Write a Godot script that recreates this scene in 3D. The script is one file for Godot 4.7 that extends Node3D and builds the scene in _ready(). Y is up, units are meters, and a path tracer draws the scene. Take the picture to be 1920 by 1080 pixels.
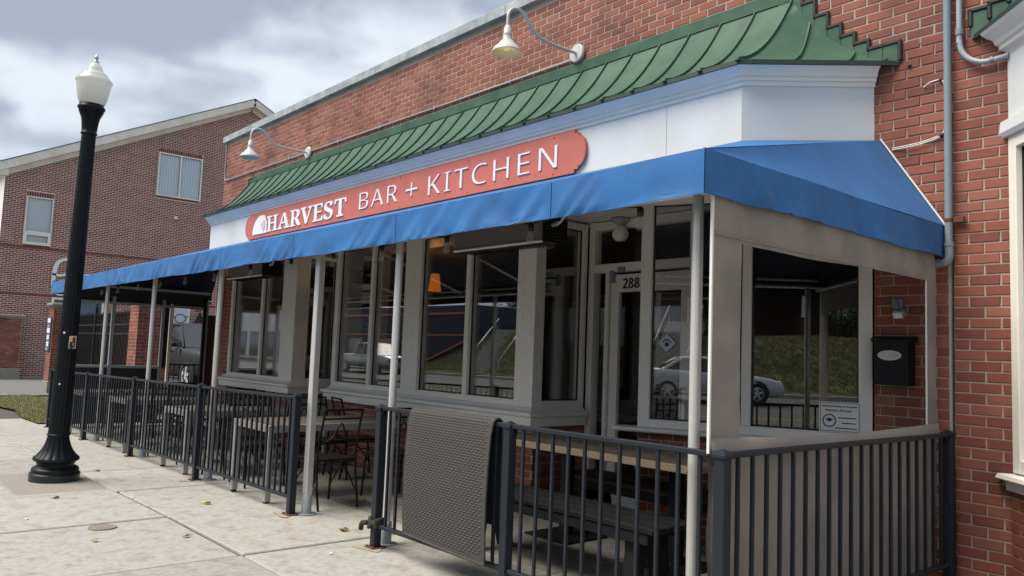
extends Node3D

var counts := {}
var M := {}
var brick_cache := {}
const CAM := Vector3(0, 1.5, 6.19)
const RX := Vector3(0.65629585, 0.03775469, -0.75355845)
const RY := Vector3(0.03878341, 0.99573885, 0.08366597)
const RZ := Vector3(0.75350621, -0.08413519, 0.65203502)

# ---------------------------------------------------------------- helpers
func put(o: Node, parent: Node, called: String) -> void:
	var key := str(parent.get_instance_id()) + called
	var n: int = counts.get(key, 0)
	counts[key] = n + 1
	o.name = called if n == 0 else "%s_%03d" % [called, n]
	parent.add_child(o, true)

func tag(o: Node, label: String, category: String, group := "", kind := "") -> Node:
	if label != "": o.set_meta("label", label)
	if category != "": o.set_meta("category", category)
	if group != "": o.set_meta("group", group)
	if kind != "": o.set_meta("kind", kind)
	return o

func thing(called: String, label: String, category: String, at := Vector3.ZERO, turn := 0.0, group := "") -> Node3D:
	var o := Node3D.new()
	put(o, self, called)
	o.position = at
	o.rotation.y = turn
	tag(o, label, category, group)
	return o

func dup(root: Node3D, called: String, label: String, at: Vector3, turn := 0.0) -> Node3D:
	var r: Node3D = root.duplicate()
	put(r, self, called)
	r.position = at
	r.rotation.y = turn
	r.set_meta("label", label)
	return r

func sb() -> SurfaceTool:
	var st := SurfaceTool.new()
	st.begin(Mesh.PRIMITIVE_TRIANGLES)
	st.set_smooth_group(-1)
	return st

func done(st: SurfaceTool) -> ArrayMesh:
	st.generate_normals()
	return st.commit()

func mk(called: String, st, mat: Material, parent: Node) -> MeshInstance3D:
	var o := MeshInstance3D.new()
	o.mesh = st if st is Mesh else done(st)
	o.material_override = mat
	put(o, parent, called)
	return o

func struct(called: String, st, mat: Material) -> MeshInstance3D:
	var o := mk(called, st, mat, self)
	o.set_meta("kind", "structure")
	return o

func tri(st: SurfaceTool, a: Vector3, b: Vector3, c: Vector3) -> void:   # counter-clockwise seen from outside
	st.add_vertex(a); st.add_vertex(c); st.add_vertex(b)

func quad(st: SurfaceTool, a: Vector3, b: Vector3, c: Vector3, d: Vector3) -> void:
	tri(st, a, b, c); tri(st, a, c, d)

func box(st: SurfaceTool, c: Vector3, s: Vector3, bas := Basis(), bev := 0.0) -> void:
	var h := s * 0.5
	var b: float = minf(bev, minf(h.x, minf(h.y, h.z)) * 0.9)
	var P := func(sx: float, sy: float, sz: float, ax: int) -> Vector3:
		var v := Vector3(sx * (h.x - (0.0 if ax == 0 else b)), sy * (h.y - (0.0 if ax == 1 else b)), sz * (h.z - (0.0 if ax == 2 else b)))
		return c + bas * v
	for s1 in [-1.0, 1.0]:
		var f: float = s1
		var qx := [P.call(f, -1, -1, 0), P.call(f, 1, -1, 0), P.call(f, 1, 1, 0), P.call(f, -1, 1, 0)]
		var qy := [P.call(-1, f, -1, 1), P.call(-1, f, 1, 1), P.call(1, f, 1, 1), P.call(1, f, -1, 1)]
		var qz := [P.call(-1, -1, f, 2), P.call(1, -1, f, 2), P.call(1, 1, f, 2), P.call(-1, 1, f, 2)]
		for q in [qx, qy, qz]:
			if f > 0: quad(st, q[0], q[1], q[2], q[3])
			else: quad(st, q[3], q[2], q[1], q[0])
	if b <= 0.0: return
	var E := func(p: Array) -> void:
		var nrm: Vector3 = (p[1] - p[0]).cross(p[2] - p[0])
		var mid: Vector3 = (p[0] + p[1] + p[2]) / 3.0 - c
		if p.size() == 4:
			if nrm.dot(mid) > 0: quad(st, p[0], p[1], p[2], p[3])
			else: quad(st, p[3], p[2], p[1], p[0])
		else:
			if nrm.dot(mid) > 0: tri(st, p[0], p[1], p[2])
			else: tri(st, p[2], p[1], p[0])
	for i in [-1.0, 1.0]:
		for j in [-1.0, 1.0]:
			E.call([P.call(i, j, -1, 0), P.call(i, j, 1, 0), P.call(i, j, 1, 1), P.call(i, j, -1, 1)])
			E.call([P.call(i, -1, j, 0), P.call(i, 1, j, 0), P.call(i, 1, j, 2), P.call(i, -1, j, 2)])
			E.call([P.call(-1, i, j, 1), P.call(1, i, j, 1), P.call(1, i, j, 2), P.call(-1, i, j, 2)])
			for k in [-1.0, 1.0]:
				E.call([P.call(i, j, k, 0), P.call(i, j, k, 1), P.call(i, j, k, 2)])

func bar(st: SurfaceTool, a: Vector3, b: Vector3, w: float, h: float, up := Vector3.UP, bev := 0.0) -> void:   # box from a to b
	var z := (b - a).normalized()
	var x := up.cross(z)
	if x.length() < 0.01: x = Vector3.RIGHT.cross(z)
	if x.length() < 0.01: x = Vector3.FORWARD
	x = x.normalized()
	var y := z.cross(x)
	box(st, (a + b) * 0.5, Vector3(w, h, a.distance_to(b)), Basis(x, y, z), bev)

func tube(st: SurfaceTool, pts: Array, r: float, n := 8, closed := false) -> void:
	st.set_smooth_group(1)
	var m := pts.size()
	var x := Vector3.ZERO
	var rings := []
	for i in m:
		var t: Vector3
		if closed: t = (pts[(i + 1) % m] - pts[(i + m - 1) % m]).normalized()
		else: t = (pts[mini(i + 1, m - 1)] - pts[maxi(i - 1, 0)]).normalized()
		if x == Vector3.ZERO: x = t.cross(Vector3.UP if absf(t.y) < 0.9 else Vector3.RIGHT).normalized()
		x = (x - t * x.dot(t)).normalized()
		var y := t.cross(x)
		var ring := []
		for k in n:
			var a := TAU * k / n
			ring.append(pts[i] + (x * cos(a) + y * sin(a)) * r)
		rings.append(ring)
	for i in (m if closed else m - 1):
		for k in n:
			var A: Array = rings[i]
			var B: Array = rings[(i + 1) % m]
			quad(st, A[k], A[(k + 1) % n], B[(k + 1) % n], B[k])
	st.set_smooth_group(-1)
	if closed: return
	for k in range(1, n - 1):
		tri(st, rings[0][0], rings[0][k + 1], rings[0][k])
		tri(st, rings[m - 1][0], rings[m - 1][k], rings[m - 1][k + 1])

func smooth_path(ctrl: Array, sub := 6) -> Array:
	var out := []
	for i in ctrl.size() - 1:
		var p0: Vector3 = ctrl[maxi(i - 1, 0)]
		var p3: Vector3 = ctrl[mini(i + 2, ctrl.size() - 1)]
		for k in sub:
			out.append(ctrl[i].cubic_interpolate(ctrl[i + 1], p0, p3, float(k) / sub))
	out.append(ctrl[-1])
	return out

# prof: [radius, y]
func lathe(st: SurfaceTool, prof: Array, n := 16, at := Vector3.ZERO, smooth := true, flute = null, bas := Basis()) -> void:
	st.set_smooth_group(1 if smooth else -1)
	var rings := []
	for p in prof:
		var ring := []
		for k in n:
			var a := TAU * k / n
			var r: float = p[0]
			if flute != null: r *= flute.call(p[1], a)
			ring.append(at + bas * Vector3(cos(a) * r, p[1], -sin(a) * r))
		rings.append(ring)
	for i in prof.size() - 1:
		for k in n:
			var A: Array = rings[i]
			var B: Array = rings[i + 1]
			var k2 := (k + 1) % n
			if prof[i][0] < 1e-5: tri(st, A[0], B[k2], B[k])
			elif prof[i + 1][0] < 1e-5: tri(st, A[k], A[k2], B[0])
			else: quad(st, A[k], A[k2], B[k2], B[k])
	st.set_smooth_group(-1)

# extrude a 2-D outline (x,y) by depth along z, placed by xf
func prism(st: SurfaceTool, poly: PackedVector2Array, d: float, xf := Transform3D()) -> void:
	var p := poly
	if Geometry2D.is_polygon_clockwise(p): p.reverse()
	var idx := Geometry2D.triangulate_polygon(p)
	for i in range(0, idx.size(), 3):
		var a := p[idx[i]]; var b := p[idx[i + 1]]; var c := p[idx[i + 2]]
		if (b - a).cross(c - a) < 0:
			var t := b; b = c; c = t
		tri(st, xf * Vector3(a.x, a.y, d), xf * Vector3(b.x, b.y, d), xf * Vector3(c.x, c.y, d))
		tri(st, xf * Vector3(c.x, c.y, 0), xf * Vector3(b.x, b.y, 0), xf * Vector3(a.x, a.y, 0))
	for i in p.size():
		var a := p[i]; var b := p[(i + 1) % p.size()]
		quad(st, xf * Vector3(a.x, a.y, 0), xf * Vector3(b.x, b.y, 0), xf * Vector3(b.x, b.y, d), xf * Vector3(a.x, a.y, d))

# sweep a profile [out, y] along a plan path (x, z); out is to the left of a path walked with x growing (towards +z)
func sweep(st: SurfaceTool, path: Array, prof: Array) -> void:
	var rows := []
	for i in path.size():
		var d1: Vector2 = (path[i] - path[maxi(i - 1, 0)]).normalized() if i > 0 else (path[1] - path[0]).normalized()
		var d2: Vector2 = (path[mini(i + 1, path.size() - 1)] - path[i]).normalized() if i < path.size() - 1 else d1
		var n1 := Vector2(-d1.y, d1.x); var n2 := Vector2(-d2.y, d2.x)
		var m := (n1 + n2).normalized()
		m /= maxf(m.dot(n1), 0.3)
		var row := []
		for p in prof:
			var q: Vector2 = path[i] + m * p[0]
			row.append(Vector3(q.x, p[1], q.y))
		rows.append(row)
	for i in path.size() - 1:
		for k in prof.size() - 1:
			quad(st, rows[i][k + 1], rows[i + 1][k + 1], rows[i + 1][k], rows[i][k])

func lin(r: float, g: float, b: float, a := 1.0) -> Color:
	var c := Color(r, g, b).linear_to_srgb()
	c.a = a
	return c

func ntex(sd: int, freq: float, lo: float, hi: float, oct := 4, size := 512, kind := FastNoiseLite.TYPE_SIMPLEX_SMOOTH, ramp = null) -> NoiseTexture2D:
	var n := FastNoiseLite.new()
	n.seed = sd; n.frequency = freq; n.fractal_octaves = oct; n.noise_type = kind
	var t := NoiseTexture2D.new()
	t.width = size; t.height = size; t.seamless = true; t.noise = n
	var g := Gradient.new()
	if ramp == null:
		g.set_color(0, Color(lo, lo, lo)); g.set_color(1, Color(hi, hi, hi))
	else:
		g.offsets = PackedFloat32Array(ramp[0]); g.colors = PackedColorArray(ramp[1])
	t.color_ramp = g
	return t

func mat(called: String, c: Color, rough := 0.7, metal := 0.0, tex: Texture2D = null, scale := 1.0, bump: Texture2D = null, depth := 0.0, sc3 = null) -> StandardMaterial3D:
	var m := StandardMaterial3D.new()
	m.resource_name = called
	m.albedo_color = c; m.roughness = rough; m.metallic = metal
	if tex or bump:
		m.uv1_triplanar = true; m.uv1_world_triplanar = true
		m.uv1_scale = Vector3.ONE * scale if sc3 == null else sc3
	if tex: m.albedo_texture = tex
	if bump:
		m.heightmap_enabled = true; m.heightmap_texture = bump; m.heightmap_scale = depth
	M[called] = m
	return m

func gy(x: float) -> float:
	return -0.0138 * clampf(-6.8 - x, 0.0, 10.2)

func ring_tone(i: int, n: int, sd: int) -> int:
	return absi(hash(i * 7919 + sd * 104729)) % n

# ---------------------------------------------------------------- bricks
func brick_mesh(L: float, h: float, v: int, proud: float) -> ArrayMesh:
	var key := "%d_%d_%d_%d" % [roundi(L * 200), roundi(h * 2000), v, roundi(proud * 2000)]
	if brick_cache.has(key): return brick_cache[key]
	var rng := RandomNumberGenerator.new()
	rng.seed = 11 + v
	var st := sb()
	var e := 0.004
	var o := []; var f := []
	for k in 4:
		var sx: float = [-1, 1, 1, -1][k]
		var sy: float = [-1, -1, 1, 1][k]
		var j := Vector2(rng.randf_range(-0.0022, 0.0022), rng.randf_range(-0.0016, 0.0016))
		o.append(Vector2(sx * L * 0.5 + j.x, sy * h * 0.5 + j.y))
		f.append(Vector2(sx * (L * 0.5 - e) + j.x + rng.randf_range(-0.001, 0.001), sy * (h * 0.5 - e) + j.y))
	quad(st, Vector3(f[0].x, f[0].y, proud), Vector3(f[1].x, f[1].y, proud), Vector3(f[2].x, f[2].y, proud), Vector3(f[3].x, f[3].y, proud))
	for k in 4:
		var q := (k + 1) % 4
		quad(st, Vector3(o[k].x, o[k].y, proud - 0.004), Vector3(o[q].x, o[q].y, proud - 0.004), Vector3(f[q].x, f[q].y, proud), Vector3(f[k].x, f[k].y, proud))
		quad(st, Vector3(o[k].x, o[k].y, -0.01), Vector3(o[q].x, o[q].y, -0.01), Vector3(o[q].x, o[q].y, proud - 0.004), Vector3(o[k].x, o[k].y, proud - 0.004))
	brick_cache[key] = done(st)
	return brick_cache[key]

# lays courses on a face: org bottom left corner, ud along, spans(v) -> list of [u0,u1]
func lay(list: Array, org: Vector3, ud: Vector3, V: float, spans: Callable, course: float, blen: float, sd: int, j := 0.0096) -> void:
	var nd := ud.cross(Vector3.UP)
	var bas := Basis(ud, Vector3.UP, nd)
	var rows := int(floor(V / course + 0.01))
	var rng := RandomNumberGenerator.new()
	rng.seed = sd
	for r in rows:
		var v := (r + 0.5) * course
		for s in spans.call(v):
			var off := (0.5 if r % 2 else 0.0) * blen
			var k := int(floor((s[0] - off) / blen))
			while k * blen + off < s[1]:
				var u0: float = maxf(k * blen + off, s[0]) + j * 0.5
				var u1: float = minf((k + 1) * blen + off, s[1]) - j * 0.5
				k += 1
				if u1 - u0 < 0.03: continue
				var p := org + ud * ((u0 + u1) * 0.5) + Vector3.UP * v
				var dlt := CAM - p
				var dist := dlt.length()
				var cs := nd.dot(dlt) / dist
				var pr := Vector3(p - CAM)
				var dz := -RZ.dot(pr)
				var su := RX.dot(pr) / maxf(dz, 0.01) * 1496.0
				var sv := RY.dot(pr) / maxf(dz, 0.01) * 1496.0
				var area := (u1 - u0) * course * maxf(cs, 0.0) / (dist * dist)
				if dz < 0.1 or absf(su) > 980 or absf(sv) > 560: area *= 1e-4
				list.append({"x": Transform3D(bas.rotated(nd, rng.randf_range(-0.004, 0.004)), p + nd * rng.randf_range(-0.0015, 0.0015)), "L": u1 - u0, "a": area, "t": rng.randf(), "v": rng.randi() % 3})

func place_bricks(list: Array, parent: Node, mats: Array, tones: Array, course: float, blen: float, proud := 0.006, most := 300, shown = null, j := 0.0096) -> void:
	var h := course - j
	list.sort_custom(func(a, b): return a.a > b.a)
	var rest := []
	var n := 0
	for b in list:
		if n < most and b.a > 1e-9 and (shown == null or shown.call(b.x.origin)):
			n += 1
			var o := MeshInstance3D.new()
			o.mesh = brick_mesh(round(b.L * 200) / 200.0, h, b.v, proud)
			o.material_override = mats[int(b.t * mats.size()) % mats.size()]
			o.transform = b.x
			put(o, parent, "brick")
		else: rest.append(b)
	if rest.is_empty(): return
	var mm := MultiMesh.new()
	mm.transform_format = MultiMesh.TRANSFORM_3D
	mm.use_colors = true
	mm.mesh = brick_mesh(blen - j, h, 0, proud)
	mm.instance_count = rest.size()
	for i in rest.size():
		var b = rest[i]
		var x: Transform3D = b.x
		x.basis = Basis(x.basis.x * (b.L / (blen - j)), x.basis.y, x.basis.z)
		mm.set_instance_transform(i, x)
		mm.set_instance_color(i, tones[int(b.t * tones.size()) % tones.size()])
	var o := MultiMeshInstance3D.new()
	o.multimesh = mm
	o.material_override = M.brick_white
	o.set_meta("kind", "stuff")
	put(o, parent, "bricks")

func wood_box(called: String, parent: Node, c: Vector3, s: Vector3, m: Material, bev := 0.004) -> MeshInstance3D:
	var st := sb()
	box(st, c, s, Basis(), bev)
	return mk(called, st, m, parent)

func text_part(called: String, parent: Node, txt: String, font: Font, height: float, width: float, pos: Vector3, m: Material, depth := 0.01, turn := 0.0) -> MeshInstance3D:
	# centred at pos; scaled to cap height and total width
	var t := TextMesh.new()
	t.text = txt; t.font = font; t.font_size = 64; t.pixel_size = 0.01; t.depth = 1.0; t.curve_step = 1.0
	var ab := t.get_aabb()
	var o := MeshInstance3D.new()
	o.mesh = t
	o.material_override = m
	var sx := width / ab.size.x
	var sy := height / ab.size.y
	var b := Basis(Vector3.UP, turn)
	o.transform = Transform3D(b * Basis.from_scale(Vector3(sx, sy, depth)), pos - b * Vector3(ab.get_center().x * sx, ab.get_center().y * sy, 0))
	put(o, parent, called)
	return o

# ---------------------------------------------------------------- materials
func make_materials() -> void:
	var fine := ntex(1, 0.05, 0.80, 1.0, 5)
	var grain := ntex(2, 0.12, 0.72, 1.0, 4)
	var blot := ntex(3, 0.012, 0.80, 1.0, 5)
	var bumpf := ntex(4, 0.15, 0.0, 1.0, 4)
	var concrete := ntex(5, 0.035, 0.0, 1.0, 6, 1024, FastNoiseLite.TYPE_SIMPLEX_SMOOTH, [[0.0, 0.35, 0.6, 1.0], [Color(0.86, 0.85, 0.83), Color(0.935, 0.93, 0.92), Color(0.97, 0.968, 0.96), Color(1, 1, 1)]])
	var woodt := ntex(6, 0.03, 0.0, 1.0, 5, 512, FastNoiseLite.TYPE_SIMPLEX_SMOOTH, [[0.0, 0.4, 0.7, 1.0], [Color(0.55, 0.5, 0.45), Color(0.8, 0.77, 0.73), Color(0.92, 0.9, 0.88), Color(1, 1, 1)]])
	var stain := ntex(7, 0.006, 0.0, 1.0, 5, 512, FastNoiseLite.TYPE_SIMPLEX_SMOOTH, [[0.0, 0.42, 0.62, 1.0], [Color(0.945, 0.935, 0.90), Color(0.98, 0.98, 0.97), Color(1, 1, 1), Color(1, 1, 1)]])
	var weave := ntex(8, 0.2, 0.86, 1.0, 3)
	# bricks: several fired tones
	var k := 0
	for c in [[0.300, 0.088, 0.060], [0.265, 0.074, 0.052], [0.330, 0.104, 0.070], [0.285, 0.082, 0.058], [0.225, 0.066, 0.050], [0.315, 0.094, 0.062], [0.345, 0.118, 0.082]]:
		mat("brick_%d" % k, lin(c[0] * 1.2, c[1] * 1.28, c[2] * 1.2), 0.78, 0.0, grain, 2.3, bumpf, 0.14)
		k += 1
	k = 0
	for c in [[0.30, 0.098, 0.068], [0.25, 0.080, 0.060], [0.35, 0.118, 0.080], [0.20, 0.070, 0.058]]:
		mat("dark_brick_%d" % k, lin(c[0], c[1], c[2]), 0.9, 0.0, grain, 2.0)
		k += 1
	mat("brick_white", lin(1.2, 1.28, 1.2), 0.78, 0.0, grain, 2.3, bumpf, 0.12).vertex_color_use_as_albedo = true
	mat("mortar", lin(0.51, 0.455, 0.385), 0.95, 0.0, fine, 3.0, bumpf, 0.05)
	mat("pale_mortar", lin(0.85, 0.77, 0.74), 0.95, 0.0)
	mat("concrete", lin(0.375, 0.373, 0.358), 0.93, 0.0, concrete, 0.45, bumpf, 0.02)
	mat("concrete_b", lin(0.335, 0.335, 0.322), 0.93, 0.0, concrete, 0.41, bumpf, 0.02)
	mat("concrete_c", lin(0.395, 0.391, 0.37), 0.93, 0.0, concrete, 0.37, bumpf, 0.02)
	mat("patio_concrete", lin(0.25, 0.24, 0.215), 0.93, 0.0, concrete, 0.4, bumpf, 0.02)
	mat("rough_concrete", lin(0.38, 0.355, 0.31), 0.95, 0.0, grain, 1.7, bumpf, 0.5)
	mat("joint_dirt", lin(0.10, 0.09, 0.075), 0.95, 0.0, grain, 2.0)
	mat("asphalt", lin(0.11, 0.11, 0.112), 0.92, 0.0, grain, 1.3, bumpf, 0.25)
	mat("old_asphalt", lin(0.20, 0.20, 0.20), 0.92, 0.0, grain, 1.3, bumpf, 0.25)
	mat("soil", lin(0.17, 0.14, 0.085), 0.95, 0.0, grain, 0.6)
	mat("lawn", lin(0.19, 0.20, 0.095), 0.95, 0.0, ntex(12, 0.02, 0.5, 1.0, 5), 0.25)
	mat("white_paint", lin(0.64, 0.66, 0.67), 0.55, 0.0, stain, 0.25)
	mat("white_trim", lin(0.82, 0.79, 0.73), 0.6, 0.0, stain, 0.4)
	mat("taupe_trim", lin(0.78, 0.76, 0.715), 0.5, 0.0, ntex(13, 0.02, 0.965, 1.0), 0.8)
	mat("green_metal", lin(0.066, 0.146, 0.100), 0.5, 0.0, blot, 0.5)
	mat("green_edge", lin(0.014, 0.034, 0.026), 0.5)
	mat("sealant", lin(0.012, 0.012, 0.013), 0.5)
	mat("galvanised", lin(0.56, 0.60, 0.60), 0.4, 0.35, blot, 0.7)
	mat("post_metal", lin(0.62, 0.62, 0.61), 0.30, 0.35)
	mat("grey_paint", lin(0.30, 0.34, 0.38), 0.45)
	mat("conduit", lin(0.25, 0.31, 0.36), 0.5, 0.0, fine, 2.0)
	mat("blue_canvas", lin(0.017, 0.155, 0.45), 0.62, 0.0, weave, 1.2)
	M.blue_canvas.rim_enabled = true; M.blue_canvas.rim = 0.15; M.blue_canvas.rim_tint = 0.4
	mat("brown_canvas", lin(0.31, 0.275, 0.245), 0.85, 0.0, weave, 1.0)
	mat("dark_canvas", lin(0.030, 0.030, 0.032), 0.85, 0.0, weave, 1.0)
	mat("dark_metal", lin(0.021, 0.026, 0.034), 0.42)
	mat("black_metal", lin(0.012, 0.012, 0.013), 0.38)
	mat("lamp_black", lin(0.012, 0.015, 0.018), 0.36, 0.0, blot, 1.5)
	mat("lamp_green", lin(0.010, 0.020, 0.015), 0.4)
	mat("rust", lin(0.16, 0.065, 0.030), 0.9, 0.0, grain, 4.0)
	mat("rust_stain", lin(0.36, 0.315, 0.25), 0.95, 0.0, concrete, 0.7)
	mat("rubber", lin(0.062, 0.060, 0.058), 0.8, 0.0, fine, 3.0)
	mat("sign_red", lin(0.58, 0.155, 0.120), 0.5, 0.0, ntex(14, 0.01, 0.9, 1.0), 0.4)
	mat("sign_edge", lin(0.30, 0.05, 0.04), 0.6)
	mat("lettering", lin(0.80, 0.80, 0.80), 0.5)
	mat("letter_shade", lin(0.16, 0.12, 0.14), 0.6)
	mat("lilac", lin(0.62, 0.46, 0.56), 0.6)
	mat("aluminium", lin(0.55, 0.55, 0.54), 0.38, 0.5, fine, 2.0)
	mat("table_slat", lin(0.20, 0.185, 0.165), 0.75, 0.0, woodt, 1.0, null, 0.0, Vector3(2, 2, 12))
	mat("grey_wood", lin(0.34, 0.29, 0.235), 0.85, 0.0, woodt, 1.0, bumpf, 0.1, Vector3(1.2, 14, 14))
	mat("grey_wood_b", lin(0.27, 0.225, 0.18), 0.85, 0.0, woodt, 1.0, bumpf, 0.1, Vector3(1.1, 12, 12))
	mat("pale_edge", lin(0.55, 0.46, 0.34), 0.85, 0.0, woodt, 1.0, null, 0.0, Vector3(1.5, 16, 16))
	mat("black_wood", lin(0.020, 0.024, 0.028), 0.55, 0.0, woodt, 1.0, bumpf, 0.08, Vector3(1.5, 16, 16))
	mat("brown_wood", lin(0.055, 0.030, 0.018), 0.7, 0.0, woodt, 1.0, null, 0.0, Vector3(14, 1.5, 14))
	mat("heater", lin(0.17, 0.16, 0.155), 0.45, 0.1)
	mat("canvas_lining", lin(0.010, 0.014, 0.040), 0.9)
	mat("white_plastic", lin(0.72, 0.72, 0.69), 0.4)
	mat("ivory", lin(0.62, 0.56, 0.44), 0.4)
	mat("paper", lin(0.74, 0.74, 0.72), 0.8)
	mat("print", lin(0.03, 0.03, 0.035), 0.8)
	mat("sign_blue", lin(0.05, 0.105, 0.20), 0.5)
	mat("sky_blue_panel", lin(0.50, 0.54, 0.66), 0.5)
	mat("shingle", lin(0.13, 0.12, 0.115), 0.9, 0.0, grain, 1.5)
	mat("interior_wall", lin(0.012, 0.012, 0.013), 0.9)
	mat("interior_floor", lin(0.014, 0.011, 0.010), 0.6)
	mat("interior_pale", lin(0.22, 0.20, 0.17), 0.8)
	mat("navy_wall", lin(0.020, 0.028, 0.055), 0.7, 0.0, blot, 0.4)
	mat("orange_trim", lin(0.42, 0.13, 0.035), 0.6)
	mat("leaf_green", lin(0.035, 0.075, 0.02), 0.7)
	mat("bush_green", lin(0.035, 0.06, 0.022), 0.75)
	mat("leaf_brown", lin(0.22, 0.12, 0.06), 0.8)
	mat("leaf_tan", lin(0.36, 0.27, 0.17), 0.8)
	mat("leaf_yellow", lin(0.38, 0.40, 0.05), 0.8)
	mat("silver_paint", lin(0.50, 0.53, 0.56), 0.28, 0.2).clearcoat_enabled = true
	mat("graphite_paint", lin(0.028, 0.030, 0.034), 0.5)
	mat("grey_blue_paint", lin(0.28, 0.33, 0.36), 0.3, 0.4).clearcoat_enabled = true
	mat("tyre", lin(0.018, 0.018, 0.018), 0.85)
	mat("car_trim", lin(0.015, 0.015, 0.016), 0.5)
	mat("chrome", lin(0.7, 0.7, 0.72), 0.15, 1.0)
	mat("red_lens", lin(0.45, 0.02, 0.02), 0.2)
	mat("orange_lens", lin(0.75, 0.20, 0.02), 0.2)
	mat("clear_lens", lin(0.75, 0.75, 0.70), 0.12)
	mat("car_glass", lin(0.02, 0.025, 0.03), 0.05)
	M.car_glass.metallic_specular = 0.9
	mat("joint_grey", lin(0.42, 0.44, 0.46), 0.7)
	# broad weathering over the fine grain of large surfaces
	var weather := ntex(61, 0.010, 0.0, 1.0, 6, 512, FastNoiseLite.TYPE_SIMPLEX_SMOOTH, [[0.0, 0.36, 0.58, 1.0], [Color(0.80, 0.785, 0.77), Color(0.93, 0.925, 0.92), Color(1, 1, 1), Color(1, 1, 1)]])
	var fade := ntex(62, 0.012, 0.0, 1.0, 5, 512, FastNoiseLite.TYPE_SIMPLEX_SMOOTH, [[0.0, 0.45, 0.6, 1.0], [Color(0.84, 0.85, 0.87), Color(0.94, 0.945, 0.95), Color(1, 1, 1), Color(1, 1, 1)]])
	var scuff := ntex(63, 0.016, 0.0, 1.0, 7, 1024, FastNoiseLite.TYPE_SIMPLEX_SMOOTH, [[0.0, 0.32, 0.5, 1.0], [Color(0.84, 0.82, 0.78), Color(0.945, 0.935, 0.915), Color(0.985, 0.983, 0.975), Color(1, 1, 1)]])
	for q in ["concrete", "concrete_b", "concrete_c", "patio_concrete", "mortar", "brick_white", "brick_0", "brick_1", "brick_2", "brick_3", "brick_4", "brick_5", "brick_6", "blue_canvas", "brown_canvas", "green_metal", "galvanised"]:
		var m: StandardMaterial3D = M[q]
		m.detail_enabled = true
		m.detail_albedo = scuff if "concrete" in q else weather if not q in ["blue_canvas", "brown_canvas", "green_metal", "galvanised"] else fade
		m.detail_blend_mode = BaseMaterial3D.BLEND_MODE_MUL
		m.detail_uv_layer = BaseMaterial3D.DETAIL_UV_2
		m.uv2_triplanar = true; m.uv2_world_triplanar = true
		m.uv2_scale = Vector3.ONE * (0.19 if q.begins_with("brick") or q == "mortar" else 0.27)
	M.graphite_paint.metallic_specular = 0.3
	for q in ["black_metal", "dark_metal", "black_wood", "lamp_black", "heater"]: M[q].metallic_specular = 0.28
	M.black_wood.roughness = 0.7
	M.green_metal.metallic_specular = 0.35
	mat("old_brick", lin(0.06, 0.032, 0.028), 0.9)
	var g := mat("pane", Color(0.30, 0.36, 0.38, 0.006), 0.0)
	g.transparency = BaseMaterial3D.TRANSPARENCY_ALPHA
	g.metallic_specular = 0.5
	var b := mat("bulb_glass", Color(0.9, 0.92, 0.92, 0.06), 0.0)
	b.transparency = BaseMaterial3D.TRANSPARENCY_ALPHA
	var a := mat("acrylic", lin(0.62, 0.63, 0.62), 0.18)
	a.backlight_enabled = true; a.backlight = Color(0.95, 0.95, 0.92)
	var s := mat("amber_shade", lin(0.50, 0.20, 0.05), 0.6)
	s.emission_enabled = true; s.emission = Color(1.0, 0.55, 0.16); s.emission_energy_multiplier = 0.10
	var w := mat("warm_bulb", lin(0.9, 0.75, 0.3), 0.4)
	w.emission_enabled = true; w.emission = Color(1.0, 0.86, 0.42); w.emission_energy_multiplier = 0.10
	mat("lamplit_enamel", lin(0.56, 0.50, 0.36), 0.4)  # white enamel with the bulb's yellow light painted into its colour
	mat("white_enamel", lin(0.70, 0.70, 0.70), 0.35, 0.0, fine, 2.0)
	mat("glass_shade", lin(0.42, 0.50, 0.54), 0.6)
	mat("blind", lin(0.50, 0.62, 0.70), 0.6)
	mat("blade", Color.WHITE, 0.8).vertex_color_use_as_albedo = true

const BRICK_TONES := [Color(0.300, 0.088, 0.060), Color(0.265, 0.074, 0.052), Color(0.330, 0.104, 0.070), Color(0.285, 0.082, 0.058), Color(0.225, 0.066, 0.050), Color(0.315, 0.094, 0.062), Color(0.345, 0.118, 0.082)]
const DARK_TONES := [Color(0.30, 0.098, 0.068), Color(0.25, 0.080, 0.060), Color(0.35, 0.118, 0.080), Color(0.20, 0.070, 0.058)]

func brick_mats() -> Array: return range(7).map(func(i): return M["brick_%d" % i])
func dark_mats() -> Array: return range(4).map(func(i): return M["dark_brick_%d" % i])

# ---------------------------------------------------------------- sky, sun, camera
func make_view() -> void:
	var cam := Camera3D.new()
	cam.name = "camera"
	cam.transform = Transform3D(Basis(RX, RY, RZ), CAM)
	cam.fov = rad_to_deg(2 * atan(540.0 / 1496.0))
	cam.far = 400.0; cam.near = 0.05
	cam.current = true
	add_child(cam)
	var sky := PanoramaSkyMaterial.new()
	sky.panorama = cloud_sky()
	sky.energy_multiplier = 1.0
	var env := Environment.new()
	env.background_mode = Environment.BG_SKY
	env.sky = Sky.new()
	env.sky.sky_material = sky
	env.tonemap_mode = Environment.TONE_MAPPER_LINEAR
	env.tonemap_exposure = 3.6
	env.sdfgi_enabled = true; env.ssao_enabled = true; env.ssil_enabled = true
	var we := WorldEnvironment.new()
	we.name = "world_environment"
	we.environment = env
	add_child(we)
	var sun := DirectionalLight3D.new()
	sun.name = "sun"
	sun.light_color = Color(1.0, 0.965, 0.91)
	sun.light_energy = 0.5
	sun.light_angular_distance = 40.0
	sun.shadow_enabled = true
	add_child(sun)
	sun.look_at_from_position(Vector3(-4, 14, 8), Vector3.ZERO)

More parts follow.
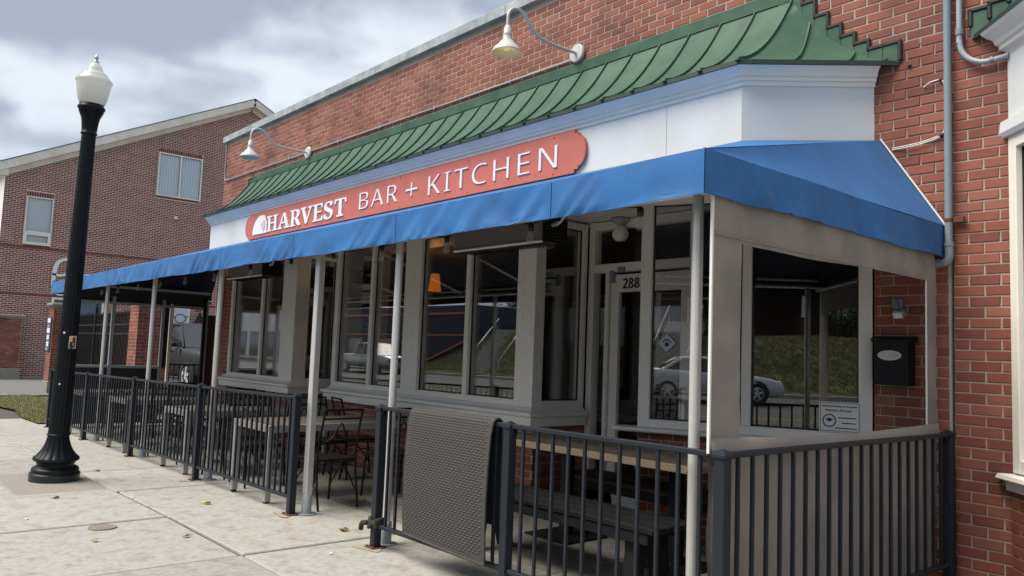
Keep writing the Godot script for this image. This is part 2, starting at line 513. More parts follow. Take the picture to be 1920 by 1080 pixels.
func cloud_sky() -> ImageTexture:
	var W := 1024; var H := 512
	var im := Image.create(W, H, false, Image.FORMAT_RGBF)
	var a := FastNoiseLite.new(); a.seed = 21; a.frequency = 0.9; a.fractal_octaves = 7; a.fractal_gain = 0.52
	var b := FastNoiseLite.new(); b.seed = 44; b.frequency = 2.0; b.fractal_octaves = 4
	for y in H:
		var el := (0.5 - (y + 0.5) / H) * PI
		for x in W:
			var az := (x + 0.5) / W * TAU
			if el < -0.02:
				im.set_pixel(x, y, Color(0.08, 0.08, 0.077)); continue
			var d := Vector3(cos(az) * cos(el), sin(el), sin(az) * cos(el))
			var k := 1.0 / (d.y + 0.22)
			var p := Vector3(d.x * k, 0.0, d.z * k) * 1.9
			var w := b.get_noise_3dv(p) * 0.28
			var n := a.get_noise_3d(p.x * 0.9 + w, 0.3, p.z * 1.5 + w)
			var c := smoothstep(-0.30, 0.36, n)
			var dark := Color(0.108, 0.128, 0.160)
			var lite := Color(0.235, 0.252, 0.275)
			var col := dark.lerp(lite, c)
			col = col.lerp(Color(0.185, 0.205, 0.235), exp(-maxf(el, 0.0) * 7.0) * 0.6)
			im.set_pixel(x, y, col)
	return ImageTexture.create_from_image(im)

# ---------------------------------------------------------------- ground
func slab_prism(st: SurfaceTool, x0: float, x1: float, z0: float, z1: float, top := 0.0, th := 0.1, bev := 0.008) -> void:
	var c := [Vector2(x0, z1), Vector2(x1, z1), Vector2(x1, z0), Vector2(x0, z0)]
	var ctr := Vector2((x0 + x1) * 0.5, (z0 + z1) * 0.5)
	var up := []; var mid := []; var low := []
	for p in c:
		var q: Vector2 = p + Vector2(signf(ctr.x - p.x), signf(ctr.y - p.y)) * bev
		up.append(Vector3(q.x, gy(q.x) + top, q.y))
		mid.append(Vector3(p.x, gy(p.x) + top - bev, p.y))
		low.append(Vector3(p.x, gy(p.x) + top - th, p.y))
	quad(st, up[0], up[1], up[2], up[3])
	for i in 4:
		var j := (i + 1) % 4
		quad(st, mid[i], mid[j], up[j], up[i])
		quad(st, low[i], low[j], mid[j], mid[i])

func make_ground() -> void:
	# one sheet to the horizon, dipping under the pavement and rising with the land across the road
	var st := sb()
	var xs := [-300.0, -120.0, -70.0, -45.0, -30.0, -17.0, -6.8, 4.0, 20.0, 60.0, 300.0]
	var zs := [[-300.0, -0.2], [-40.0, -0.2], [6.86, -0.2], [7.2, -0.2], [24.0, 0.30], [24.6, 0.36], [60.0, 2.3], [300.0, 2.3]]
	for i in xs.size() - 1:
		for j in zs.size() - 1:
			var f := func(x: float, z: Array) -> Vector3: return Vector3(x, z[1] + gy(x), z[0])
			quad(st, f.call(xs[i], zs[j + 1]), f.call(xs[i + 1], zs[j + 1]), f.call(xs[i + 1], zs[j]), f.call(xs[i], zs[j]))
	struct("ground", st, M.soil)
	# pavement of cast slabs
	var pave := Node3D.new()
	put(pave, self, "pavement")
	pave.set_meta("kind", "structure")
	st = sb()
	for x in [[-26.3, -17.0], [-17.0, -6.8], [-6.8, 5.0]]:
		quad(st, Vector3(x[0], gy(x[0]) - 0.02, 6.8), Vector3(x[1], gy(x[1]) - 0.02, 6.8), Vector3(x[1], gy(x[1]) - 0.02, -0.6), Vector3(x[0], gy(x[0]) - 0.02, -0.6))
	mk("joint_bed", st, M.joint_dirt, pave)
	var xl := [5.0, 3.83, 2.25, 0.67, -0.91, -2.49, -4.07, -5.65, -7.24, -8.82, -10.4, -12.0, -13.6, -15.2, -16.8, -18.7, -20.6, -22.5, -24.4, -26.3]
	var zl := [-0.6, 0.62, 2.2, 3.76, 5.34, 6.8]
	var ms := [M.concrete, M.concrete_b, M.concrete_c]
	for i in xl.size() - 1:
		for j in zl.size() - 1:
			if i >= 15 and (j < 3 or i > 15 and j < 4 or i > 16 and j < 4): continue
			st = sb()
			var lift: float = ring_tone(i * 10 + j, 5, 3) * 0.0012
			# some joints have opened wide, others are only tooled lines
			var gx := func(k: int, row: int) -> float: return 0.019 if (k == 8 and row >= 3) or (k == 7 and row == 2) or (k == 9 and row == 2) else 0.0065
			var gz := func(k: int, col: int) -> float: return 0.019 if k == 3 and (col == 7 or col == 8) else 0.0065
			slab_prism(st, xl[i + 1] + gx.call(i + 1, j), xl[i] - gx.call(i, j), zl[j] + gz.call(j, i), zl[j + 1] - gz.call(j + 1, i), lift)
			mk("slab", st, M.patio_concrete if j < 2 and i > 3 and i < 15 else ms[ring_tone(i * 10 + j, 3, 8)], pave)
	# kerb and road behind the camera
	st = sb()
	for i in 30:
		var x0 := -50.0 + i * 2.4
		slab_prism(st, x0 + 0.004, x0 + 2.396, 6.805, 6.97, 0.0, 0.3, 0.015)
	struct("kerb", st, M.concrete_b)
	st = sb()
	for i in xs.size() - 1:
		var f := func(x: float, z: Array) -> Vector3: return Vector3(x, z[1] + gy(x) + 0.012, z[0])
		quad(st, f.call(xs[i], [23.6, 0.29]), f.call(xs[i + 1], [23.6, 0.29]), f.call(xs[i + 1], [7.2, -0.2]), f.call(xs[i], [7.2, -0.2]))
		quad(st, f.call(xs[i], [7.2, -0.2]), f.call(xs[i + 1], [7.2, -0.2]), f.call(xs[i + 1], [6.972, -0.16]), f.call(xs[i], [6.972, -0.16]))
	struct("road", st, M.asphalt)
	st = sb()
	for i in 34:
		var x0 := -60.0 + i * 3.2
		box(st, Vector3(x0 + 1.6, 0.345 + gy(x0), 23.75), Vector3(3.19, 0.2, 0.28), Basis(), 0.02)
	struct("kerb", st, M.concrete_b)
	for k in [[-3.0, "yellow"], [0.0, "yellow"]]:
		st = sb()
		var z: float = 15.4 + (0.12 if k[0] < 0 else -0.12)
		var y: float = -0.2 + 0.49 * (z - 7.2) / 16.4 + 0.018
		for i in xs.size() - 1:
			quad(st, Vector3(xs[i], y + gy(xs[i]), z + 0.05), Vector3(xs[i + 1], y + gy(xs[i + 1]), z + 0.05), Vector3(xs[i + 1], y + gy(xs[i + 1]), z - 0.05), Vector3(xs[i], y + gy(xs[i]), z - 0.05))
		struct("road_marking", st, M.leaf_yellow)
	# driveway between the two buildings, and its far kerb strip
	st = sb()
	quad(st, Vector3(-36.6, -0.125, 6.8), Vector3(-25.9, -0.125, 6.8), Vector3(-25.9, -0.125, -14), Vector3(-36.6, -0.125, -14))
	struct("driveway", st, M.old_asphalt)
	st = sb()
	quad(st, Vector3(-25.9, 0.26, 0.95), Vector3(-22.5, 0.24, 0.9), Vector3(-22.5, 0.24, -14), Vector3(-25.9, 0.26, -14))
	quad(st, Vector3(-22.5, 0.24, 0.9), Vector3(-17.2, -0.121, 0.9), Vector3(-17.2, -0.121, -14), Vector3(-22.5, 0.24, -14))
	quad(st, Vector3(-25.9, -0.2, 0.95), Vector3(-17.2, -0.2, 0.9), Vector3(-22.5, 0.24, 0.9), Vector3(-25.9, 0.26, 0.95))
	struct("parking_lot", st, M.old_asphalt)
	st = sb()
	box(st, Vector3(-36.75, -0.14, -2), Vector3(0.3, 0.16, 18), Basis(), 0.02)
	box(st, Vector3(-25.72, -0.14, 4.4), Vector3(0.3, 0.12, 4.6), Basis(), 0.02)
	struct("kerb", st, M.concrete_b)
	st = sb()
	box(st, Vector3(-32, -0.15, 5.5), Vector3(11.3, 0.08, 2.4), Basis(), 0.01)
	struct("path", st, M.concrete_b)
	# grass verge past the patio
	st = sb()
	var gp := [Vector2(-17.3, 1.0), Vector2(-17.35, 2.9), Vector2(-18.7, 2.95), Vector2(-20.6, 2.75), Vector2(-23.0, 3.05), Vector2(-25.5, 3.4), Vector2(-25.5, 1.6)]
	var poly := PackedVector2Array(gp)
	var idx := Geometry2D.triangulate_polygon(poly)
	for i in range(0, idx.size(), 3):
		var q := [poly[idx[i]], poly[idx[i + 1]], poly[idx[i + 2]]]
		if (q[1] - q[0]).cross(q[2] - q[0]) > 0: q.reverse()
		tri(st, Vector3(q[0].x, -0.112, q[0].y), Vector3(q[1].x, -0.112, q[1].y), Vector3(q[2].x, -0.112, q[2].y))
	struct("grass_bank", st, M.soil)
	grass("grass", "short grass with yellowed blades on the verge past the patio", poly, 9000, 0.05, func(_p): return -0.112, 5)

func grass(called: String, label: String, poly: PackedVector2Array, n: int, h: float, yof: Callable, sd: int) -> void:
	var st := sb()
	for k in 5:
		var a := k * 1.3
		var d := Vector3(cos(a), 0, sin(a))
		var o := d * 0.35 * (0.4 + 0.15 * k)
		var s := Vector3(-d.z, 0, d.x) * 0.10
		tri(st, o - s, o + s, o + d * 0.45 + Vector3(0, 1.0 - 0.1 * k, 0))
	var mm := MultiMesh.new()
	mm.transform_format = MultiMesh.TRANSFORM_3D
	mm.use_colors = true
	mm.mesh = done(st)
	var rng := RandomNumberGenerator.new(); rng.seed = sd
	var lo := Vector2(1e9, 1e9); var hi := -lo
	for p in poly:
		lo = lo.min(p); hi = hi.max(p)
	var xs: Array[Transform3D] = []
	var cs: Array[Color] = []
	while xs.size() < n:
		var p := Vector2(rng.randf_range(lo.x, hi.x), rng.randf_range(lo.y, hi.y))
		if not Geometry2D.is_point_in_polygon(p, poly): continue
		var s := h * rng.randf_range(0.5, 1.4)
		xs.append(Transform3D(Basis(Vector3.UP, rng.randf() * TAU).scaled(Vector3(s, s, s)), Vector3(p.x, yof.call(p), p.y)))
		var c := Color(0.13, 0.17, 0.055).lerp(Color(0.36, 0.30, 0.16), rng.randf() ** 1.2)
		cs.append(c)
	mm.instance_count = n
	for i in n:
		mm.set_instance_transform(i, xs[i]); mm.set_instance_color(i, cs[i])
	var o := MultiMeshInstance3D.new()
	o.multimesh = mm; o.material_override = M.blade
	put(o, self, called)
	tag(o, label, "grass", "", "stuff")

# ---------------------------------------------------------------- windows
# a framed window on a wall line; a = bottom left corner (outer face), ud = direction to the right, splits = mullion centres
func window_unit(parent: Node, a: Vector3, ud: Vector3, w: float, h: float, splits: Array, m: Material, fw := 0.07, mw := 0.065, reflect_sheets := true, called := "window", sw := -1.0) -> MeshInstance3D:
	var nd := ud.cross(Vector3.UP)
	var bas := Basis(ud, Vector3.UP, nd)
	var s2 := fw if sw < 0 else sw
	var st := sb()
	var dp := 0.11
	var P := func(u: float, v: float, o: float) -> Vector3: return a + ud * u + Vector3.UP * v + nd * (o - dp * 0.5)
	box(st, P.call(s2 * 0.5, h * 0.5, 0), Vector3(s2, h, dp), bas, 0.004)
	box(st, P.call(w - s2 * 0.5, h * 0.5, 0), Vector3(s2, h, dp), bas, 0.004)
	box(st, P.call(w * 0.5, fw * 0.5, -0.002), Vector3(w - 2 * s2, fw, dp), bas, 0.004)
	box(st, P.call(w * 0.5, h - fw * 0.5, -0.002), Vector3(w - 2 * s2, fw, dp), bas, 0.004)
	for s in splits:
		box(st, P.call(s, h * 0.5, -0.002), Vector3(mw, h - 2 * fw, dp), bas, 0.004)
	var o := mk(called, st, m, parent)
	var edges := [s2]
	for s in splits: edges.append_array([s - mw * 0.5, s + mw * 0.5])
	edges.append(w - s2)
	for i in range(0, edges.size(), 2):
		var u0: float = edges[i]
		var u1: float = edges[i + 1]
		st = sb()
		box(st, P.call((u0 + u1) * 0.5, h * 0.5, -0.005), Vector3(u1 - u0 - 0.002, h - 2 * fw - 0.002, 0.006), bas)
		if reflect_sheets:  # extra glass sheets, added to strengthen the reflections
			for o2 in [-0.014, -0.023, -0.032]: box(st, P.call((u0 + u1) * 0.5, h * 0.5, o2), Vector3(u1 - u0 - 0.002, h - 2 * fw - 0.002, 0.006), bas)
		mk("pane", st, M.pane, o)
		# dark rubber gasket round the pane
		st = sb()
		for e in [[u0 + 0.006, 0.012, h - 2 * fw, true], [u1 - 0.006, 0.012, h - 2 * fw, true]]:
			box(st, P.call(e[0], h * 0.5, 0.004), Vector3(0.012, e[2], 0.016), bas)
		box(st, P.call((u0 + u1) * 0.5, fw + 0.006, 0.004), Vector3(u1 - u0 - 0.024, 0.012, 0.015), bas)
		box(st, P.call((u0 + u1) * 0.5, h - fw - 0.006, 0.004), Vector3(u1 - u0 - 0.024, 0.012, 0.015), bas)
		mk("gasket", st, M.sealant, o)
	return o

const COURSE := 0.0762
const BLEN := 0.206
const FASC := [Vector2(-15.8, 0.002), Vector2(-15.07, 0.734), Vector2(-3.567, 0.734), Vector2(-2.833, 0.002)]
const RA := Vector2(-4.57, 0.734)
const RB := Vector2(-2.842, 0.004)

func roof_f(t: float) -> float:   # flared section, 0 at the eave to 1 at the wall
	return 0.30 * t + 0.70 * t * t

func make_restaurant() -> void:
	var b := thing("restaurant_building", "red brick restaurant with green flared metal roof and tall taupe framed windows", "building")
	# ---- main wall, wrapped round the shell
	var st := sb()
	box(st, Vector3(-9.39, 4.86, -0.15), Vector3(14.21, 1.72, 0.3))           # above the bay
	box(st, Vector3(-9.37, 3.5, -0.30), Vector3(14.2, 1.0, 0.3))              # header over the openings
	box(st, Vector3(-2.555, 2.0, -0.152), Vector3(0.555, 4.9, 0.296))         # pier with the mailbox
	box(st, Vector3(-2.555, 5.1, -0.153), Vector3(0.553, 1.2, 0.294))
	box(st, Vector3(-15.3, 2.0, -0.151), Vector3(2.38, 4.9, 0.298))           # left end
	box(st, Vector3(-16.36, 2.86, -5.15), Vector3(0.26, 5.7, 9.7))            # side wall
	box(st, Vector3(-9.39, 2.86, -10.1), Vector3(14.2, 5.7, 0.26))            # back wall
	box(st, Vector3(-9.39, 5.55, -5.0), Vector3(13.9, 0.2, 9.8))              # flat roof
	mk("wall", st, M.mortar, b)
	var list := []
	lay(list, Vector3(-16.49, -0.145, 0.0), Vector3.RIGHT, 5.86, func(v):
		var y: float = v - 0.145
		if y > 4.66: return [[0.0, 14.2]]
		if y > 3.95: return [[0.0, 1.3], [12.6, 14.2]]
		if y > 2.9: return [[0.0, 0.75], [13.6, 14.2]]
		return [[0.0, 2.44], [13.65, 14.2]], COURSE, BLEN, 5)
	# bay front, bay return and the slanting wall under the right-hand windows
	st = sb()
	box(st, Vector3(-8.02, 0.39, 0.55), Vector3(4.14, 0.80, 0.28))
	box(st, Vector3(-6.09, 0.389, 0.15), Vector3(0.28, 0.80, 0.52))
	box(st, Vector3(-9.95, 0.388, 0.15), Vector3(0.28, 0.80, 0.52))
	box(st, Vector3(-12.72, 0.37, 0.55), Vector3(2.78, 0.80, 0.28))
	box(st, Vector3(-11.48, 0.369, 0.15), Vector3(0.28, 0.80, 0.52))
	box(st, Vector3(-13.98, 1.45, 0.36), Vector3(0.26, 3.3, 0.72))
	mk("bay_base", st, M.mortar, b)
	var full := func(w: float) -> Callable: return func(_v): return [[0.0, w]]
	lay(list, Vector3(-10.09, -0.03, 0.692), Vector3.RIGHT, 0.84, full.call(4.15), COURSE, BLEN, 6)
	lay(list, Vector3(-5.948, -0.03, 0.69), Vector3(0, 0, -1), 0.84, full.call(0.8), COURSE, BLEN, 7)
	lay(list, Vector3(-14.1, -0.07, 0.692), Vector3.RIGHT, 0.88, full.call(2.76), COURSE, BLEN, 8)
	lay(list, Vector3(-14.11, 0.84, 0.72), Vector3.RIGHT, 2.1, full.call(0.25), COURSE, BLEN, 9)
	var ud := Vector3(RB.x - RA.x, 0, RB.y - RA.y)
	var wl := ud.length()
	ud = ud.normalized()
	var nd := ud.cross(Vector3.UP)
	var rb := Basis(ud, Vector3.UP, nd)
	var ra := Vector3(RA.x, 0, RA.y)
	st = sb()
	box(st, ra + ud * wl * 0.5 + Vector3.UP * 0.42 - nd * 0.16, Vector3(wl, 0.88, 0.28), rb)
	box(st, ra + ud * 0.14 + Vector3(0, 0.42, -0.42), Vector3(0.26, 0.879, 0.7))
	mk("bay_base", st, M.mortar, b)
	lay(list, ra - nd * 0.02 + Vector3(0, -0.02, 0), ud, 0.92, full.call(wl), COURSE, BLEN, 10)
	place_bricks(list, b, brick_mats(), BRICK_TONES, COURSE, BLEN, 0.004, 300)
	# ---- coping
	st = sb()
	var x := -16.56
	var k := 0
	while x < -2.3:
		var x1: float = minf(x + 3.05, -2.27)
		box(st, Vector3((x + x1) * 0.5, 5.785, -0.14), Vector3(x1 - x - 0.008, 0.13, 0.42), Basis(), 0.006)
		x = x1; k += 1
	box(st, Vector3(-16.40, 5.78, -5.2), Vector3(0.38, 0.12, 9.7), Basis(), 0.006)
	mk("coping", st, M.galvanised, b)
	# ---- fascia, cornice
	st = sb()
	sweep(st, FASC, [Vector2(-0.02, 3.80), Vector2(0, 3.80), Vector2(0, 3.22), Vector2(-0.03, 3.22)])
	mk("fascia", st, M.white_paint, b)
	for jx in [-4.32]:
		st = sb()
		box(st, Vector3(jx, 3.49, 0.7345), Vector3(0.004, 0.5, 0.004))
		mk("board_joint", st, M.joint_grey, b)
	st = sb()
	sweep(st, FASC, [Vector2(0.0, 3.895), Vector2(0.13, 3.895), Vector2(0.135, 3.875), Vector2(0.125, 3.86), Vector2(0.10, 3.85), Vector2(0.075, 3.825), Vector2(0.062, 3.80), Vector2(0.045, 3.795), Vector2(0.043, 3.77), Vector2(0.022, 3.765), Vector2(0.018, 3.735), Vector2(0.0, 3.728)])
	mk("cornice", st, M.white_trim, b)
	# ---- soffit boards between bay and fascia
	var sg := thing_part(b, "soffit")
	for i in 9:
		st = sb()
		box(st, Vector3(-9.3, 2.975, 0.68 - i * 0.105), Vector3(11.4, 0.02, 0.101), Basis(), 0.004)
		mk("plank", st, M.taupe_trim, sg)
	st = sb()
	sweep(st, [Vector2(-14.9, 0.70), Vector2(-3.62, 0.70), Vector2(-3.1, 0.18)], [Vector2(0.0, 3.22), Vector2(0.02, 3.22), Vector2(0.02, 2.93), Vector2(-0.02, 2.93), Vector2(-0.03, 3.2)])
	mk("beam", st, M.taupe_trim, sg)
	make_roof(b)
	# ---- windows of the bays
	var W: Material = M.taupe_trim
	window_unit(b, Vector3(-10.09, 0.985, 0.734), Vector3.RIGHT, 1.84, 1.95, [0.965], W, 0.065, 0.075, true, "window", 0.09)
	window_unit(b, Vector3(-8.10, 0.985, 0.734), Vector3.RIGHT, 1.98, 1.95, [1.035], W, 0.065, 0.075, true, "window", 0.10)
	window_unit(b, Vector3(-13.85, 0.965, 0.734), Vector3.RIGHT, 2.15, 1.97, [1.29], W, 0.065, 0.075, true, "window", 0.09)
	for q in [[Vector3(-8.175, 1.96, 0.675), Vector3(0.15, 1.95, 0.12)], [Vector3(-6.03, 1.96, 0.690), Vector3(0.18, 1.95, 0.088)], [Vector3(-11.515, 1.96, 0.645), Vector3(0.37, 1.97, 0.178)], [Vector3(-10.04, 1.96, 0.52), Vector3(0.1, 1.95, 0.2)]]:
		st = sb()
		box(st, q[0], q[1], Basis(), 0.005)
		mk("pilaster", st, W, b)
	# returns facing the door recesses
	window_unit(b, Vector3(-5.94, 0.985, 0.646), Vector3(0, 0, -1), 0.66, 1.95, [], W, 0.065, 0.07, true, "window", 0.05)
	window_unit(b, Vector3(-11.33, 0.965, 0.556), Vector3(0, 0, -1), 0.55, 1.97, [], W, 0.065, 0.07, true, "window", 0.05)
	window_unit(b, Vector3(-10.1, 0.985, 0.0), Vector3(0, 0, 1), 0.42, 1.95, [], W, 0.065, 0.07, true, "window", 0.05)
	# moulded sill round the bays
	for pth in [[Vector2(-10.1, 0.0), Vector2(-10.1, 0.734), Vector2(-5.94, 0.734), Vector2(-5.94, 0.0)], [Vector2(-14.0, 0.734), Vector2(-11.33, 0.734), Vector2(-11.33, 0.0)]]:
		st = sb()
		sweep(st, pth, [Vector2(-0.1, 0.99), Vector2(0.004, 0.985), Vector2(0.03, 0.955), Vector2(0.095, 0.935), Vector2(0.10, 0.905), Vector2(0.085, 0.893), Vector2(0.07, 0.885), Vector2(0.066, 0.80), Vector2(-0.05, 0.80)])
		mk("sill", st, W, b)
	# windows on the slanting wall; their foot falls a little towards the corner
	var wb := ra + Vector3.UP * 0.925
	window_unit(b, wb, ud, wl - 0.005, 2.02, [0.915], W, 0.07, 0.075, true, "window", 0.10)
	st = sb()
	box(st, ra + ud * (wl * 0.5 - 0.1) + Vector3.UP * 0.906 + nd * 0.0, Vector3(wl + 0.2, 0.036, 0.26), rb, 0.012)
	mk("sill", st, W, b)
	# ---- entrance in the recess between bay and slanting wall
	entrance(b, Vector3(-5.94, 0, -0.12), 1.40, true)
	entrance(b, Vector3(-11.33, 0, -0.12), 1.24, false)
	# ---- dark dining room behind the glass
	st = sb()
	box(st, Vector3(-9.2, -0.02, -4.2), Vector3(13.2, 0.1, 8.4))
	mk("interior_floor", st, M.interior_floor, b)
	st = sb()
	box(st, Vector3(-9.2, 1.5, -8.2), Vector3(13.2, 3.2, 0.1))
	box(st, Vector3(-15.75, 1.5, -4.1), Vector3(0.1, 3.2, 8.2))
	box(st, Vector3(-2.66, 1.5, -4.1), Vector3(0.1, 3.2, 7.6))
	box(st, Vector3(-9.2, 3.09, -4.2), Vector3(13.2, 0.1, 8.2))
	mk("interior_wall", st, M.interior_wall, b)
	interior()

func thing_part(parent: Node, called: String) -> Node3D:
	var o := Node3D.new()
	put(o, parent, called)
	return o

func entrance(b: Node, o: Vector3, w: float, numbered_door: bool) -> void:
	var W: Material = M.taupe_trim
	var side := 0.24
	var st := sb()
	var H := 2.96
	var P := func(u: float, v: float, d: float) -> Vector3: return o + Vector3(u, v, d)
	for e in [[0.04, 0.08], [side + 0.03, 0.05], [w - 0.04, 0.08]]:
		box(st, P.call(e[0], H * 0.5 if e[0] != side + 0.03 else 1.22, 0.03), Vector3(e[1], H if e[0] != side + 0.03 else 2.4, 0.11), Basis(), 0.004)
	box(st, P.call(w * 0.5, 2.455, 0.029), Vector3(w - 0.16, 0.09, 0.11), Basis(), 0.004)
	box(st, P.call(w * 0.5, 2.91, 0.029), Vector3(w - 0.16, 0.09, 0.11), Basis(), 0.004)
	box(st, P.call(side * 0.5 + 0.02, 0.12, 0.028), Vector3(side - 0.04, 0.2, 0.1), Basis(), 0.004)
	var f := mk("door_frame", st, W, b)
	st = sb()
	box(st, P.call(w * 0.5, 2.68, 0.02), Vector3(w - 0.16, 0.37, 0.008))
	mk("pane", st, M.pane, f)
	st = sb()
	box(st, P.call(side * 0.5 + 0.02, 1.31, 0.02), Vector3(side - 0.05, 2.18, 0.008))
	mk("pane", st, M.pane, f)
	st = sb()
	var x0 := side + 0.062
	var x1 := w - 0.085
	box(st, P.call(x0 + 0.055, 1.2, 0.03), Vector3(0.11, 2.37, 0.05), Basis(), 0.004)
	box(st, P.call(x1 - 0.055, 1.2, 0.03), Vector3(0.11, 2.37, 0.05), Basis(), 0.004)
	box(st, P.call((x0 + x1) * 0.5, 2.29, 0.029), Vector3(x1 - x0 - 0.22, 0.185, 0.05), Basis(), 0.004)
	box(st, P.call((x0 + x1) * 0.5, 0.13, 0.029), Vector3(x1 - x0 - 0.22, 0.24, 0.05), Basis(), 0.004)
	var d := mk("door", st, W, b)
	st = sb()
	box(st, P.call((x0 + x1) * 0.5, 1.22, 0.025), Vector3(x1 - x0 - 0.222, 1.94, 0.008))
	mk("pane", st, M.pane, d)
	st = sb()
	tube(st, [P.call(x1 - 0.05, 0.85, 0.06), P.call(x1 - 0.05, 0.85, 0.11), P.call(x1 - 0.05, 1.25, 0.11), P.call(x1 - 0.05, 1.25, 0.06)], 0.012, 8)
	mk("handle", st, M.aluminium, d)
	st = sb()
	box(st, P.call(x0 + 0.035, 2.36, 0.075), Vector3(0.05, 0.13, 0.05), Basis(), 0.008)
	box(st, P.call(x0 + 0.17, 2.43, 0.09), Vector3(0.09, 0.05, 0.04), Basis(), 0.006)
	mk("door_closer", st, M.conduit, d)
	if numbered_door:
		text_part("house_number", d, "2885", font("Droid Sans", 700), 0.112, 0.30, P.call(x0 + 0.315, 2.285, 0.057), M.print, 0.004)

func font(n: String, wgt := 400) -> Font:
	var f := SystemFont.new()
	f.font_names = PackedStringArray([n])
	f.font_weight = wgt
	return f

func interior() -> void:
	var t := thing("pendant_lamp", "amber glass pendant lamp glowing behind the middle window of the bay", "lamp", Vector3(-10.15, 2.42, -1.0))
	var st := sb()
	lathe(st, [[0.062, 0.30], [0.102, 0.03], [0.098, 0.03], [0.058, 0.295], [0.0, 0.296]], 20)
	mk("lamp_shade", st, M.amber_shade, t)
	st = sb()
	tube(st, [Vector3(0, 0.30, 0), Vector3(0, 0.60, 0)], 0.006, 6)
	mk("cord", st, M.black_metal, t)
	st = sb()
	lathe(st, [[0.0, -0.03], [0.022, 0.0], [0.018, 0.05], [0.0, 0.06]], 10, Vector3(0, 0.19, 0))
	mk("bulb", st, M.warm_bulb, t)
	var l := OmniLight3D.new()
	l.light_color = Color(1, 0.7, 0.35); l.light_energy = 0.06; l.light_size = 0.02; l.omni_range = 12; l.omni_attenuation = 2.0; l.shadow_enabled = true
	l.position = Vector3(0, 0.205, 0)
	put(l, t, "glow")
	# plant in a white pot on a dark cabinet
	t = thing("plant_cabinet", "dark low cabinet behind the narrow window left of the square post", "cabinet", Vector3(-12.05, 0.03, 0.25))
	st = sb()
	box(st, Vector3(0, 0.55, 0), Vector3(0.75, 1.06, 0.45), Basis(), 0.01)
	mk("carcass", st, M.black_wood, t)
	st = sb()
	box(st, Vector3(0, 1.10, 0), Vector3(0.80, 0.035, 0.5), Basis(), 0.008)
	mk("top", st, M.interior_pale, t)
	t = thing("potted_plant", "small plant in a white tapered pot behind the narrow recess window", "plant", Vector3(-11.82, 1.15, 0.27))
	st = sb()
	lathe(st, [[0.0, 0.0], [0.085, 0.0], [0.12, 0.20], [0.125, 0.22], [0.11, 0.22], [0.10, 0.19], [0.0, 0.19]], 18)
	mk("pot", st, M.white_plastic, t)
	st = sb()
	var rng := RandomNumberGenerator.new(); rng.seed = 4
	for i in 46:
		var a := rng.randf() * TAU
		var d := Vector3(cos(a), rng.randf_range(0.6, 2.6), sin(a)).normalized()
		var p := Vector3(0, 0.2, 0) + d * rng.randf_range(0.05, 0.36)
		var s := d.cross(Vector3.UP).normalized() * 0.028
		tri(st, p - s, p + s, p + d * 0.11 + Vector3(0, 0.02, 0))
		tri(st, p - s - d * 0.03, p + s, p - s)
	mk("foliage", st, M.leaf_green, t)
	# dining furniture glimpsed in the dark room
	var labels := ["dark dining table just inside the bay under the amber lamp", "dark dining table behind the left pane of the bay", "dark dining table inside the window beside the mailbox"]
	var spots := [Vector3(-7.1, 0.03, -1.4), Vector3(-9.4, 0.03, -2.0), Vector3(-3.7, 0.03, -1.5)]
	for i in 3:
		t = thing("dining_table", labels[i], "table", spots[i], 0.0, "tables in the dining room")
		st = sb(); box(st, Vector3(0, 0.74, 0), Vector3(1.2, 0.04, 0.75), Basis(), 0.006); mk("tabletop", st, M.grey_wood, t)
		st = sb(); lathe(st, [[0.0, 0.0], [0.26, 0.0], [0.25, 0.025], [0.04, 0.05], [0.035, 0.72], [0.0, 0.72]], 14); mk("pedestal", st, M.black_metal, t)

